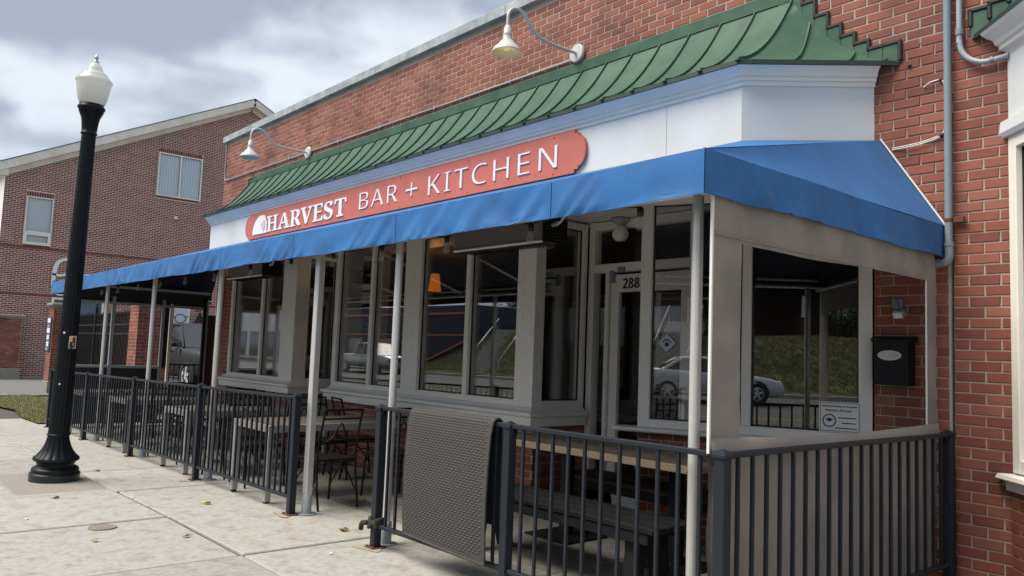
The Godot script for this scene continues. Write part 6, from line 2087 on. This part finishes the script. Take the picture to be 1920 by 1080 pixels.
# ---------------------------------------------------------------- vehicles (forward is +x in the car's own axes)
func make_car(label: String, cat: String, called: String, at: Vector3, turn: float, paint: Material, S: Dictionary) -> Node3D:
	var t := thing(called, label, cat, at, turn)
	var st := sb(); st.set_smooth_group(1)
	var body: Array = S.body      # [x, half width, y bottom, y top]
	var sect := func(b: Array) -> Array:
		var w: float = b[1]; var yb: float = b[2]; var yt: float = b[3]
		return [Vector3(b[0], yb, 0), Vector3(b[0], yb, w * 0.86), Vector3(b[0], yb + 0.07, w * 0.96), Vector3(b[0], lerpf(yb, yt, 0.42), w), Vector3(b[0], lerpf(yb, yt, 0.72), w * 0.985), Vector3(b[0], yt - 0.07, w * 0.95), Vector3(b[0], yt - 0.015, w * 0.87), Vector3(b[0], yt, w * 0.62), Vector3(b[0], yt + 0.012, 0)]
	for i in body.size() - 1:
		var A: Array = sect.call(body[i]); var B: Array = sect.call(body[i + 1])
		for k in A.size() - 1:
			quad(st, A[k], B[k], B[k + 1], A[k + 1])
			var m := Vector3(1, 1, -1)
			quad(st, B[k] * m, A[k] * m, A[k + 1] * m, B[k + 1] * m)
	st.set_smooth_group(-1)
	for e in [0, body.size() - 1]:
		var A: Array = sect.call(body[e])
		for k in range(0, A.size() - 1):
			var c := Vector3(body[e][0], lerpf(body[e][2], body[e][3], 0.5), 0)
			var m := Vector3(1, 1, -1)
			if e == 0:
				tri(st, c, A[k], A[k + 1]); tri(st, c, A[k + 1] * m, A[k] * m)
			else:
				tri(st, c, A[k + 1], A[k]); tri(st, c, A[k] * m, A[k + 1] * m)
	mk("body", st, paint, t)
	# cabin: [x, y, half width] corners of roof line and belt
	var c: Dictionary = S.cab
	var roofp := [Vector3(c.rx0, c.ry, 0), Vector3(c.rx1, c.ry, 0)]
	st = sb(); st.set_smooth_group(1)
	var NX := 8
	for i in NX:
		var P := func(f: float, s: float) -> Vector3:
			return Vector3(lerpf(c.rx0, c.rx1, f), c.ry + 0.045 * sin(f * PI) - 0.05 * s * s - (0.03 if f < 0.01 or f > 0.99 else 0.0), s * c.rw)
		for j in 8:
			var s0 := j / 4.0 - 1.0; var s1 := (j + 1) / 4.0 - 1.0
			quad(st, P.call(i / 8.0, s1), P.call((i + 1) / 8.0, s1), P.call((i + 1) / 8.0, s0), P.call(i / 8.0, s0))
	st.set_smooth_group(-1)
	for s in [1.0, -1.0]:
		for q in S.pillars:   # [x at belt, x at roof, width]
			bar(st, Vector3(q[0], c.by - 0.03, s * (c.bw - 0.01)), Vector3(q[1], c.ry - 0.035, s * (c.rw - 0.012)), 0.05, q[2], Vector3.RIGHT, 0.01)
		bar(st, Vector3(c.rx0 - 0.02, c.ry - 0.04, s * (c.rw - 0.015)), Vector3(c.rx1 + 0.02, c.ry - 0.04, s * (c.rw - 0.015)), 0.06, 0.06, Vector3.UP, 0.015)
	mk("roof", st, paint, t)
	# glass, one pane per opening
	for s in [1.0, -1.0]:
		for i in S.pillars.size() - 1:
			var a: Array = S.pillars[i]; var b: Array = S.pillars[i + 1]
			st = sb()
			var q := [Vector3(a[0], c.by - 0.02, s * (c.bw - 0.025)), Vector3(b[0], c.by - 0.02, s * (c.bw - 0.025)), Vector3(b[1], c.ry - 0.04, s * (c.rw - 0.03)), Vector3(a[1], c.ry - 0.04, s * (c.rw - 0.03))]
			if s > 0: quad(st, q[0], q[1], q[2], q[3])
			else: quad(st, q[3], q[2], q[1], q[0])
			mk("side_window", st, M.car_glass, t)
	st = sb()
	quad(st, Vector3(c.bx1, c.by - 0.01, c.bw - 0.05), Vector3(c.bx1, c.by - 0.01, -c.bw + 0.05), Vector3(c.rx1, c.ry - 0.03, -c.rw + 0.03), Vector3(c.rx1, c.ry - 0.03, c.rw - 0.03))
	mk("windscreen", st, M.car_glass, t)
	st = sb()
	quad(st, Vector3(c.bx0, c.by - 0.01, -c.bw + 0.05), Vector3(c.bx0, c.by - 0.01, c.bw - 0.05), Vector3(c.rx0, c.ry - 0.03, c.rw - 0.03), Vector3(c.rx0, c.ry - 0.03, -c.rw + 0.03))
	mk("rear_window", st, M.car_glass, t)
	var R: float = S.r
	var w0: float = S.track
	for x in S.axles:
		for s in [1.0, -1.0]:
			var bas := Basis(Vector3.RIGHT, PI / 2 * s)
			st = sb()
			lathe(st, [[0.0, 0.0], [R + 0.055, 0.0], [R + 0.055, 0.022], [R + 0.03, 0.028], [0.0, 0.026]], 30, Vector3(x, R + 0.03, s * (w0 - 0.005)), false, null, bas)
			mk("wheel_arch", st, M.car_trim, t)
			st = sb()
			lathe(st, [[R * 0.64, -0.16], [R * 0.93, -0.16], [R, -0.12], [R, 0.02], [R * 0.94, 0.045], [R * 0.66, 0.045], [R * 0.64, 0.03]], 30, Vector3(x, R, s * w0), true, null, bas)
			var wh := mk("wheel", st, M.tyre, t)
			st = sb()
			lathe(st, [[0.0, 0.012], [R * 0.64, 0.012], [R * 0.66, 0.035], [R * 0.60, 0.034], [R * 0.58, 0.016], [0.0, 0.014]].map(func(q): return q), 30, Vector3(x, R, s * w0), false, null, bas)
			for k in 5:
				var a := TAU * k / 5 + 0.3
				bar(st, Vector3(x, R, s * (w0 + 0.034)), Vector3(x + cos(a) * R * 0.62, R + sin(a) * R * 0.62, s * (w0 + 0.030)), 0.022, R * 0.22, Vector3(0, 0, 1).cross(Vector3(cos(a), sin(a), 0)), 0.005)
			lathe(st, [[0.0, 0.05], [R * 0.16, 0.045], [R * 0.18, 0.02]].map(func(q): return [q[0], 0.07 - q[1]]), 14, Vector3(x, R, s * w0), false, null, bas)
			mk("rim", st, M.silver_paint, wh)
	var f: Array = body[-1]; var g: Array = body[0]
	for s in [1.0, -1.0]:
		st = sb(); box(st, Vector3(S.lamp[0], S.lamp[1], s * S.lamp[2]), S.lamp[3], Basis(Vector3.UP, s * 0.35), 0.03); mk("headlight", st, M.clear_lens, t)
		st = sb(); box(st, Vector3(S.lamp[0] - 0.12, S.lamp[1] - 0.02, s * (S.lamp[2] + 0.085)), Vector3(0.10, 0.08, 0.05), Basis(Vector3.UP, s * 0.6), 0.015); mk("turn_signal", st, M.orange_lens, t)
		st = sb(); box(st, Vector3(S.tail[0], S.tail[1], s * S.tail[2]), S.tail[3], Basis(Vector3.UP, -s * 0.35), 0.03); mk("tail_light", st, M.red_lens, t)
		st = sb(); box(st, Vector3(c.bx1 - 0.42, c.by + 0.06, s * (c.bw + 0.10)), Vector3(0.12, 0.13, 0.20), Basis(), 0.04); mk("mirror", st, M.car_trim if S.get("darkmirror", false) else paint, t)
		for x in S.handles:
			st = sb(); box(st, Vector3(x, c.by - 0.13, s * (S.track + 0.045)), Vector3(0.18, 0.025, 0.03), Basis(), 0.008); mk("door_handle", st, paint, t)
		for x in S.seams:
			st = sb(); box(st, Vector3(x, lerpf(0.30, c.by, 0.5), s * (S.track + 0.030)), Vector3(0.008, c.by - 0.42, 0.03), Basis()); mk("door_gap", st, M.car_trim, t)
		st = sb(); box(st, Vector3(0, 0.30, s * (S.track + 0.015)), Vector3(S.axles[0] * -1.0 + S.axles[1] - 2 * S.r - 0.12, 0.07, 0.06), Basis(), 0.015); mk("sill_trim", st, M.car_trim if S.get("darkmirror", false) else paint, t)
	st = sb(); box(st, Vector3(f[0] - 0.01, S.grille[0], 0), Vector3(0.06, S.grille[1], S.grille[2]), Basis(), 0.02); mk("grille", st, M.car_trim, t)
	st = sb(); box(st, Vector3(f[0] - 0.005, 0.36, 0), Vector3(0.08, 0.13, f[1] * 1.5), Basis(), 0.02); mk("bumper_intake", st, M.car_trim, t)
	st = sb(); box(st, Vector3(g[0] - 0.015, 0.62, 0), Vector3(0.02, 0.12, 0.32), Basis(), 0.004); mk("number_plate", st, M.paper, t)
	return t

func sedan_spec() -> Dictionary:
	return {"body": [[-2.36, 0.62, 0.42, 0.92], [-2.30, 0.78, 0.30, 1.02], [-2.0, 0.87, 0.24, 1.05], [-1.4, 0.90, 0.22, 1.03], [0.0, 0.90, 0.20, 0.96], [0.9, 0.90, 0.20, 0.95], [1.4, 0.89, 0.22, 0.90], [1.95, 0.86, 0.24, 0.82], [2.28, 0.74, 0.28, 0.72], [2.38, 0.55, 0.34, 0.64]],
		"cab": {"rx0": -0.95, "rx1": 0.25, "ry": 1.44, "rw": 0.60, "bx0": -1.75, "bx1": 1.15, "by": 0.99, "bw": 0.80},
		"pillars": [[-1.62, -0.92, 0.10], [-0.62, -0.45, 0.06], [0.28, -0.02, 0.06], [1.12, 0.24, 0.05]], "r": 0.33, "track": 0.855, "axles": [-1.42, 1.43],
		"lamp": [2.06, 0.70, 0.66, Vector3(0.34, 0.13, 0.22)], "tail": [-2.24, 0.86, 0.66, Vector3(0.20, 0.18, 0.22)], "handles": [-0.75, 0.22], "seams": [-1.0, 0.05, 0.98], "grille": [0.56, 0.13, 0.62]}

func suv_spec() -> Dictionary:
	return {"body": [[-2.3, 0.72, 0.50, 1.10], [-2.24, 0.88, 0.40, 1.16], [-1.9, 0.93, 0.34, 1.18], [0.0, 0.94, 0.32, 1.17], [0.85, 0.94, 0.32, 1.16], [1.2, 0.93, 0.34, 1.13], [1.9, 0.92, 0.36, 1.08], [2.2, 0.86, 0.40, 0.98], [2.28, 0.76, 0.46, 0.9]],
		"cab": {"rx0": -1.95, "rx1": 0.45, "ry": 1.80, "rw": 0.70, "bx0": -2.2, "bx1": 1.05, "by": 1.16, "bw": 0.86},
		"pillars": [[-2.15, -1.92, 0.10], [-1.15, -1.1, 0.07], [-0.15, -0.18, 0.07], [1.02, 0.44, 0.06]], "r": 0.38, "track": 0.885, "axles": [-1.38, 1.40],
		"lamp": [2.16, 0.90, 0.66, Vector3(0.18, 0.20, 0.24)], "tail": [-2.24, 1.0, 0.72, Vector3(0.14, 0.28, 0.16)], "handles": [-0.55, 0.45], "seams": [-1.1, -0.12, 0.98], "grille": [0.86, 0.22, 0.9], "darkmirror": true}

func pickup_spec() -> Dictionary:
	return {"body": [[-2.9, 0.84, 0.55, 1.10], [-2.85, 0.96, 0.48, 1.16], [-0.9, 0.98, 0.42, 1.17], [0.0, 0.98, 0.40, 1.20], [1.2, 0.98, 0.40, 1.20], [1.5, 0.97, 0.42, 1.19], [2.5, 0.96, 0.44, 1.14], [2.8, 0.90, 0.48, 1.05], [2.88, 0.82, 0.52, 0.98]],
		"cab": {"rx0": -0.72, "rx1": 0.75, "ry": 1.88, "rw": 0.74, "bx0": -0.9, "bx1": 1.4, "by": 1.19, "bw": 0.90},
		"pillars": [[-0.86, -0.70, 0.12], [0.10, 0.08, 0.07], [1.38, 0.74, 0.06]], "r": 0.42, "track": 0.92, "axles": [-1.85, 1.88],
		"lamp": [2.74, 0.95, 0.74, Vector3(0.20, 0.20, 0.24)], "tail": [-2.84, 0.98, 0.84, Vector3(0.12, 0.32, 0.14)], "handles": [-0.45, 0.45], "seams": [-0.86, 0.12, 1.3], "grille": [0.90, 0.30, 1.1], "darkmirror": true}

# ---------------------------------------------------------------- across the road, seen mirrored in the windows
func hill_y(x: float, z: float) -> float:
	var f := clampf((z - 24.2) / 4.6, 0, 1)
	var H := lerpf(lerpf(0.25, 2.75, smoothstep(-47.0, -39.5, x)), 2.1 + 0.25 * sin(x * 0.23), smoothstep(-20.0, -8.0, x))
	return 0.36 + H * lerpf(f, smoothstep(0.0, 1.0, f), 0.35) + gy(x) + 0.03 * sin(x * 1.7 + z)

func make_across() -> void:
	var st := sb(); st.set_smooth_group(1)
	var x := -50.0
	while x < 30.0:
		for j in 10:
			var z0 := 24.0 + j * 0.75; var z1 := z0 + 0.75
			var f := func(a: float, z: float) -> Vector3: return Vector3(a, hill_y(a, z) + 0.012, z)
			quad(st, f.call(x, z1), f.call(x + 1.0, z1), f.call(x + 1.0, z0), f.call(x, z0))
		x += 1.0
	for k in 20:
		var xa := -50.0 + k * 4.0
		quad(st, Vector3(xa, hill_y(xa, 31) - 0.1, 60), Vector3(xa + 4, hill_y(xa + 4, 31) - 0.1, 60), Vector3(xa + 4, hill_y(xa + 4, 31), 31.5), Vector3(xa, hill_y(xa, 31), 31.5))
	struct("hill", st, M.lawn)
	grass("grass", "patchy green and brown grass covering the bank across the road", PackedVector2Array([Vector2(-49, 24.1), Vector2(28, 24.1), Vector2(28, 31.4), Vector2(-49, 31.4)]), 80000, 0.14, func(p): return hill_y(p.x, p.y), 8)
	# concrete stairs up the bank
	var sl := ["long concrete stairs with a pipe handrail climbing the bank behind the silver sedan", "wide concrete stairs up the bank beside the dark blue shop across the road"]
	var k := 0
	for q in [[-1.3, 0.32, 1.6], [-36.2, -0.50, 2.2]]:
		var t := thing("stairs", sl[k], "stairs", Vector3(q[0], 0.36 + gy(q[0]), 24.3), q[1], "stairs up the bank")
		k += 1
		var n := 16
		for i in n:
			st = sb()
			box(st, Vector3(0, (i + 1) * 0.178 - 0.12, i * 0.335 + 0.2), Vector3(q[2], 0.36, 0.38), Basis(), 0.012)
			mk("step", st, M.concrete_b, t)
		st = sb()
		for s in [-1.0, 1.0]:
			tube(st, [Vector3(s * q[2] * 0.46, 0.0, 0.2), Vector3(s * q[2] * 0.46, 0.95, 0.2), Vector3(s * q[2] * 0.46, 0.95 + 15 * 0.178, 5.2), Vector3(s * q[2] * 0.46, 15 * 0.178, 5.2)], 0.024, 8)
			tube(st, [Vector3(s * q[2] * 0.46, 1.2, 2.7), Vector3(s * q[2] * 0.46, 2.3, 2.7)], 0.022, 8)
		mk("handrail", st, M.galvanised, t)
	# house with a columned porch on top of the bank
	var h := thing("porch_house", "dark red brick house with white porch columns on top of the bank", "house", Vector3(6.5, 2.3, 35.5))
	st = sb(); box(st, Vector3(0, 3.0, 3.2), Vector3(13, 6.4, 7)); mk("wall", st, M.old_brick, h)
	st = sb(); prism(st, PackedVector2Array([Vector2(-7, 0), Vector2(7, 0), Vector2(0, 3.4)]), 7.6, Transform3D(Basis(), Vector3(0, 6.2, -0.6))); mk("roof", st, M.shingle, h)
	st = sb(); box(st, Vector3(0, 0.2, -1.7), Vector3(10.5, 0.5, 2.8)); mk("porch_floor", st, M.concrete_b, h)
	st = sb(); box(st, Vector3(0, 3.05, -1.7), Vector3(11, 0.4, 3.2), Basis(), 0.03); mk("porch_roof", st, M.white_trim, h)
	for cx in [-5.0, 0.0, 1.95, 5.0]:
		st = sb(); box(st, Vector3(cx, 0.9, -2.9), Vector3(0.55, 1.3, 0.55)); mk("pier", st, M.old_brick, h)
		st = sb(); lathe(st, [[0.17, 1.5], [0.17, 1.6], [0.13, 1.62], [0.11, 2.72], [0.16, 2.75], [0.17, 2.85]], 14, Vector3(cx, 0, -2.9)); mk("column", st, M.white_paint, h)
	for wx in [-4.4, 3.2]:
		st = sb(); box(st, Vector3(wx, 1.75, -0.32), Vector3(1.5, 1.6, 0.08)); var wf := mk("window", st, M.white_trim, h)
		st = sb(); box(st, Vector3(wx, 1.75, -0.37), Vector3(1.3, 1.4, 0.03)); mk("pane", st, M.interior_wall, wf)
	st = sb(); box(st, Vector3(-0.5, 1.5, -0.32), Vector3(1.0, 2.1, 0.08)); mk("door", st, M.brown_wood, h)
	# clipped bushes
	var bl := ["large clipped bush in front of the white porch columns", "low dark bush at the top of the long stairs", "round bush on the bank near the house corner"]
	var bs := [[8.6, 31.2, 1.5, 0.95], [2.6, 31.0, 1.2, 0.6], [14.0, 30.8, 1.3, 0.9]]
	for i in 3: leafy("bush", bl[i], "bush", Vector3(bs[i][0], hill_y(bs[i][0], bs[i][1]), bs[i][1]), bs[i][2], bs[i][3], 1500, i)
	# dark blue shop with orange trim
	var s := thing("blue_shop", "dark blue shop front with orange trim across the road", "shop", Vector3(-49.3, 0.2, 31.2))
	st = sb(); box(st, Vector3(0, 2.2, 0), Vector3(17, 4.6, 8)); mk("wall", st, M.navy_wall, s)
	for e in [[Vector3(0, 3.95, -4.04), Vector3(17, 0.14, 0.12)], [Vector3(0, 2.5, -4.04), Vector3(17, 0.10, 0.12)], [Vector3(8.4, 2.0, -4.05), Vector3(0.16, 4.0, 0.14)], [Vector3(3.4, 2.0, -4.05), Vector3(0.16, 4.0, 0.14)], [Vector3(-4.0, 1.2, -4.05), Vector3(0.16, 2.5, 0.14)]]:
		st = sb(); box(st, e[0], e[1], Basis(), 0.02); mk("trim", st, M.orange_trim, s)
	st = sb(); bar(st, Vector3(3.5, 0.7, -4.06), Vector3(8.4, 2.3, -4.06), 0.16, 0.12); mk("trim", st, M.orange_trim, s)
	for wx in [-6.2, -1.8, 1.4]:
		st = sb(); box(st, Vector3(wx, 1.2, -4.03), Vector3(2.0, 2.0, 0.1)); var wf := mk("window", st, M.orange_trim, s)
		st = sb(); box(st, Vector3(wx, 1.2, -4.09), Vector3(1.85, 1.85, 0.03)); mk("pane", st, M.car_glass, wf)
	s = thing("white_shop", "long white commercial building farther along across the road", "shop", Vector3(-80, 0.0, 31))
	st = sb(); box(st, Vector3(0, 2.6, 0), Vector3(34, 5.4, 9)); mk("wall", st, M.white_paint, s)
	st = sb(); box(st, Vector3(0, 5.3, -0.1), Vector3(34.4, 0.3, 9.6), Basis(), 0.03); mk("coping", st, M.grey_paint, s)
	for i in 9:
		st = sb(); box(st, Vector3(-15 + i * 3.7, 1.7, -4.53), Vector3(2.8, 2.4, 0.1)); var wf := mk("window", st, M.grey_paint, s)
		st = sb(); box(st, Vector3(-15 + i * 3.7, 1.7, -4.59), Vector3(2.6, 2.2, 0.03)); mk("pane", st, M.car_glass, wf)
	# vehicles
	make_car("silver four door sedan driving past across the road, mirrored in the windows", "car", "sedan", Vector3(-0.3, 0.235, 20.6), 0.0, M.silver_paint, sedan_spec())
	make_car("grey blue pickup truck parked along the far kerb near the dark blue shop", "truck", "pickup_truck", Vector3(-43.6, -0.01 + 0.08, 21.6), 0.0, M.grey_blue_paint, pickup_spec())
	make_car("graphite sport utility vehicle parked in the lot past the patio doorway", "car", "parked_car", Vector3(-23.5, 0.245, -2.15), 0.10, M.graphite_paint, suv_spec())
	# trees above the bank
	var tl := ["tall bare-topped tree behind the porch house", "broad tree behind the dark blue shop", "tree at the far end of the white building"]
	var tp := [Vector3(15, 2.2, 46), Vector3(-52, 0.2, 44), Vector3(-100, 0, 26)]
	for i in 3: make_tree(tl[i], tp[i], 9.0 + i, i + 3)

func leafy(called: String, label: String, cat: String, at: Vector3, rx: float, ry: float, n: int, sd: int) -> void:
	var t := thing(called, label, cat, at)
	var rng := RandomNumberGenerator.new(); rng.seed = sd + 60
	var st := sb()
	for i in n:
		var d := Vector3(rng.randfn(), rng.randfn(), rng.randfn()).normalized()
		var r := pow(rng.randf(), 0.33)
		var p := Vector3(d.x * rx * r, ry + d.y * ry * r, d.z * rx * 0.7 * r)
		var u := Vector3(rng.randfn(), rng.randfn(), rng.randfn()).normalized() * 0.07
		var v := u.cross(d).normalized() * 0.05
		quad(st, p - u, p - v, p + u, p + v)
	mk("foliage", st, M.bush_green, t)
	st = sb()
	for k in 5: tube(st, [Vector3(0.1 * k - 0.2, 0, 0), Vector3((k - 2) * 0.3, ry, 0.1 * (k % 2))], 0.025, 5)
	mk("stem", st, M.brown_wood, t)

func make_tree(label: String, at: Vector3, h: float, sd: int) -> void:
	var t := thing("tree", label, "tree", at, 0.0, "trees across the road")
	var rng := RandomNumberGenerator.new(); rng.seed = sd
	var st := sb(); var lf := sb()
	tube(st, smooth_path([Vector3(0, -0.2, 0), Vector3(0.1, h * 0.3, 0.05), Vector3(-0.1, h * 0.55, 0.1)], 4), 0.22, 8)
	for k in 14:
		var a := rng.randf() * TAU
		var y0 := h * rng.randf_range(0.28, 0.55)
		var e := Vector3(cos(a) * h * rng.randf_range(0.15, 0.34), h * rng.randf_range(0.55, 0.98), sin(a) * h * rng.randf_range(0.15, 0.34))
		tube(st, smooth_path([Vector3(0, y0, 0), e * Vector3(0.5, 0.75, 0.5), e], 4), 0.05, 6)
		for i in 420:
			var p := e + Vector3(rng.randfn(), rng.randfn() * 0.8, rng.randfn()) * h * 0.085
			var u := Vector3(rng.randfn(), rng.randfn(), rng.randfn()).normalized() * 0.12
			var v := u.cross(Vector3(rng.randfn(), 1, rng.randfn())).normalized() * 0.08
			quad(lf, p - u, p - v, p + u, p + v)
	mk("trunk", st, M.brown_wood, t)
	mk("crown", lf, M.bush_green, t)

func make_litter() -> void:
	var spots := [[-7.66, 3.27, 0, "yellow green fallen leaf on the pavement in front of the first patio table"], [-8.67, 4.34, 1, "tan leaf on the pavement just past the lamp's concrete pad"], [-5.95, 2.78, 2, "curled brown leaf on the concrete in the fence opening"], [-7.02, 1.95, 1, "tan leaf under the chair beside the first patio table"], [-8.35, 3.74, 3, "pale scrap lying in the pavement joint between lamp and fence"], [-3.75, 1.35, 2, "brown leaf on the patio concrete under the plank table"], [-5.34, 3.22, 3, "pale scrap on the pavement before the knotted rag"], [-9.9, 3.25, 3, "pale scrap on the pavement before the second table"], [-6.6, 4.5, 1, "tan leaf near the rusty access cover"], [-10.4, 3.55, 1, "tan leaf on the pavement behind the lamp base"], [-6.1, 1.6, 2, "brown leaf on the concrete before the bay wall"], [-7.7, 4.75, 3, "pale scrap on the pavement beyond the access cover"], [-3.2, 2.55, 2, "brown leaf between the black bench and the short fence"], [-6.4, 3.9, 1, "tan leaf where the slab joints cross in the middle of the pavement"], [-11.3, 3.3, 3, "pale scrap along the fence foot before the third table"], [-8.0, 5.0, 1, "tan leaf at the near edge of the pavement below the lamp"]]
	var ms := [M.leaf_yellow, M.leaf_tan, M.leaf_brown, M.paper]
	var rng := RandomNumberGenerator.new(); rng.seed = 17
	for s in spots:
		var kind: int = s[2]
		var t := thing("fallen_leaf" if kind < 3 else "paper_scrap", s[3], "leaf" if kind < 3 else "litter", Vector3(s[0], gy(s[0]) + 0.009, s[1]), rng.randf() * TAU, ["", "tan leaves on the pavement", "brown leaves on the patio", "pale scraps on the pavement"][kind])
		var st := sb(); st.set_smooth_group(1)
		var r: float = [0.055, 0.04, 0.05, 0.022][kind] * rng.randf_range(0.8, 1.2)
		var n := 10
		var rim := []
		for k in n:
			var a := TAU * k / n
			var q: float = r * (0.75 + 0.35 * absf(cos(a * 2.5))) * (0.6 if k % 5 == 0 else 1.0)
			rim.append(Vector3(cos(a) * q, absf(sin(a)) * r * (0.45 if kind != 3 else 0.15), sin(a) * q * 0.7))
		for k in n:
			tri(st, Vector3(0, 0.003, 0), rim[(k + 1) % n], rim[k])
			tri(st, Vector3(0, 0.0, 0), rim[k] - Vector3(0, 0.002, 0), rim[(k + 1) % n] - Vector3(0, 0.002, 0))
			quad(st, rim[k] - Vector3(0, 0.002, 0), rim[k], rim[(k + 1) % n], rim[(k + 1) % n] - Vector3(0, 0.002, 0))
		st.set_smooth_group(-1)
		if kind < 3: tube(st, [Vector3(0, 0.003, 0), Vector3(-r * 1.5, 0.002, 0.004)], 0.002, 4)
		mk("blade", st, ms[kind], t)
	# round access cover let into the pavement
	var t := thing("access_cover", "small round rusty metal cover set in the pavement slab", "cover", Vector3(-7.06, -0.004, 4.33))
	var st := sb()
	lathe(st, [[0.105, 0.0], [0.105, 0.010], [0.098, 0.012], [0.09, 0.009], [0.0, 0.009]], 26, Vector3.ZERO, false)
	for k in 5: box(st, Vector3(0, 0.010, -0.05 + k * 0.025), Vector3(0.13 - 0.04 * absf(k - 2), 0.004, 0.008), Basis())
	mk("lid", st, mat("cover_iron", lin(0.22, 0.185, 0.155), 0.9), t)
	# tan rust runs at the feet of the fence posts
	for x in [-6.78, -5.338, -9.17, -11.65]:
		st = sb()
		var rim := []
		for k in 18:
			var a := TAU * k / 18
			rim.append(Vector3(x - 0.03 + cos(a) * (0.13 + 0.05 * sin(a * 3 + x)), gy(x) + 0.0075, 2.89 + sin(a) * (0.10 + 0.03 * cos(a * 2 + x))))
		for k in 18: tri(st, Vector3(x, gy(x) + 0.0075, 2.88), rim[(k + 1) % 18], rim[k])
		var o := struct("rust_marking", st, M.rust_stain)

func _ready() -> void:
	make_materials()
	make_view()
	make_ground()
	make_restaurant()
	make_neighbour()
	make_gabled_building()
	make_gate()
	make_awning()
	make_sign()
	gooseneck(-12.647, 4.865, "white gooseneck lamp on the brick nearest the left end of the green roof", false)
	gooseneck(-6.153, 4.894, "white gooseneck lamp with a lit yellow bulb above the sign's last letters", true)
	make_end_frame()
	make_side_curtain()
	make_fences()
	make_mat()
	make_furniture()
	make_heaters()
	make_string_lights()
	make_street_lamp()
	make_wall_fittings()
	make_across()
	make_litter()
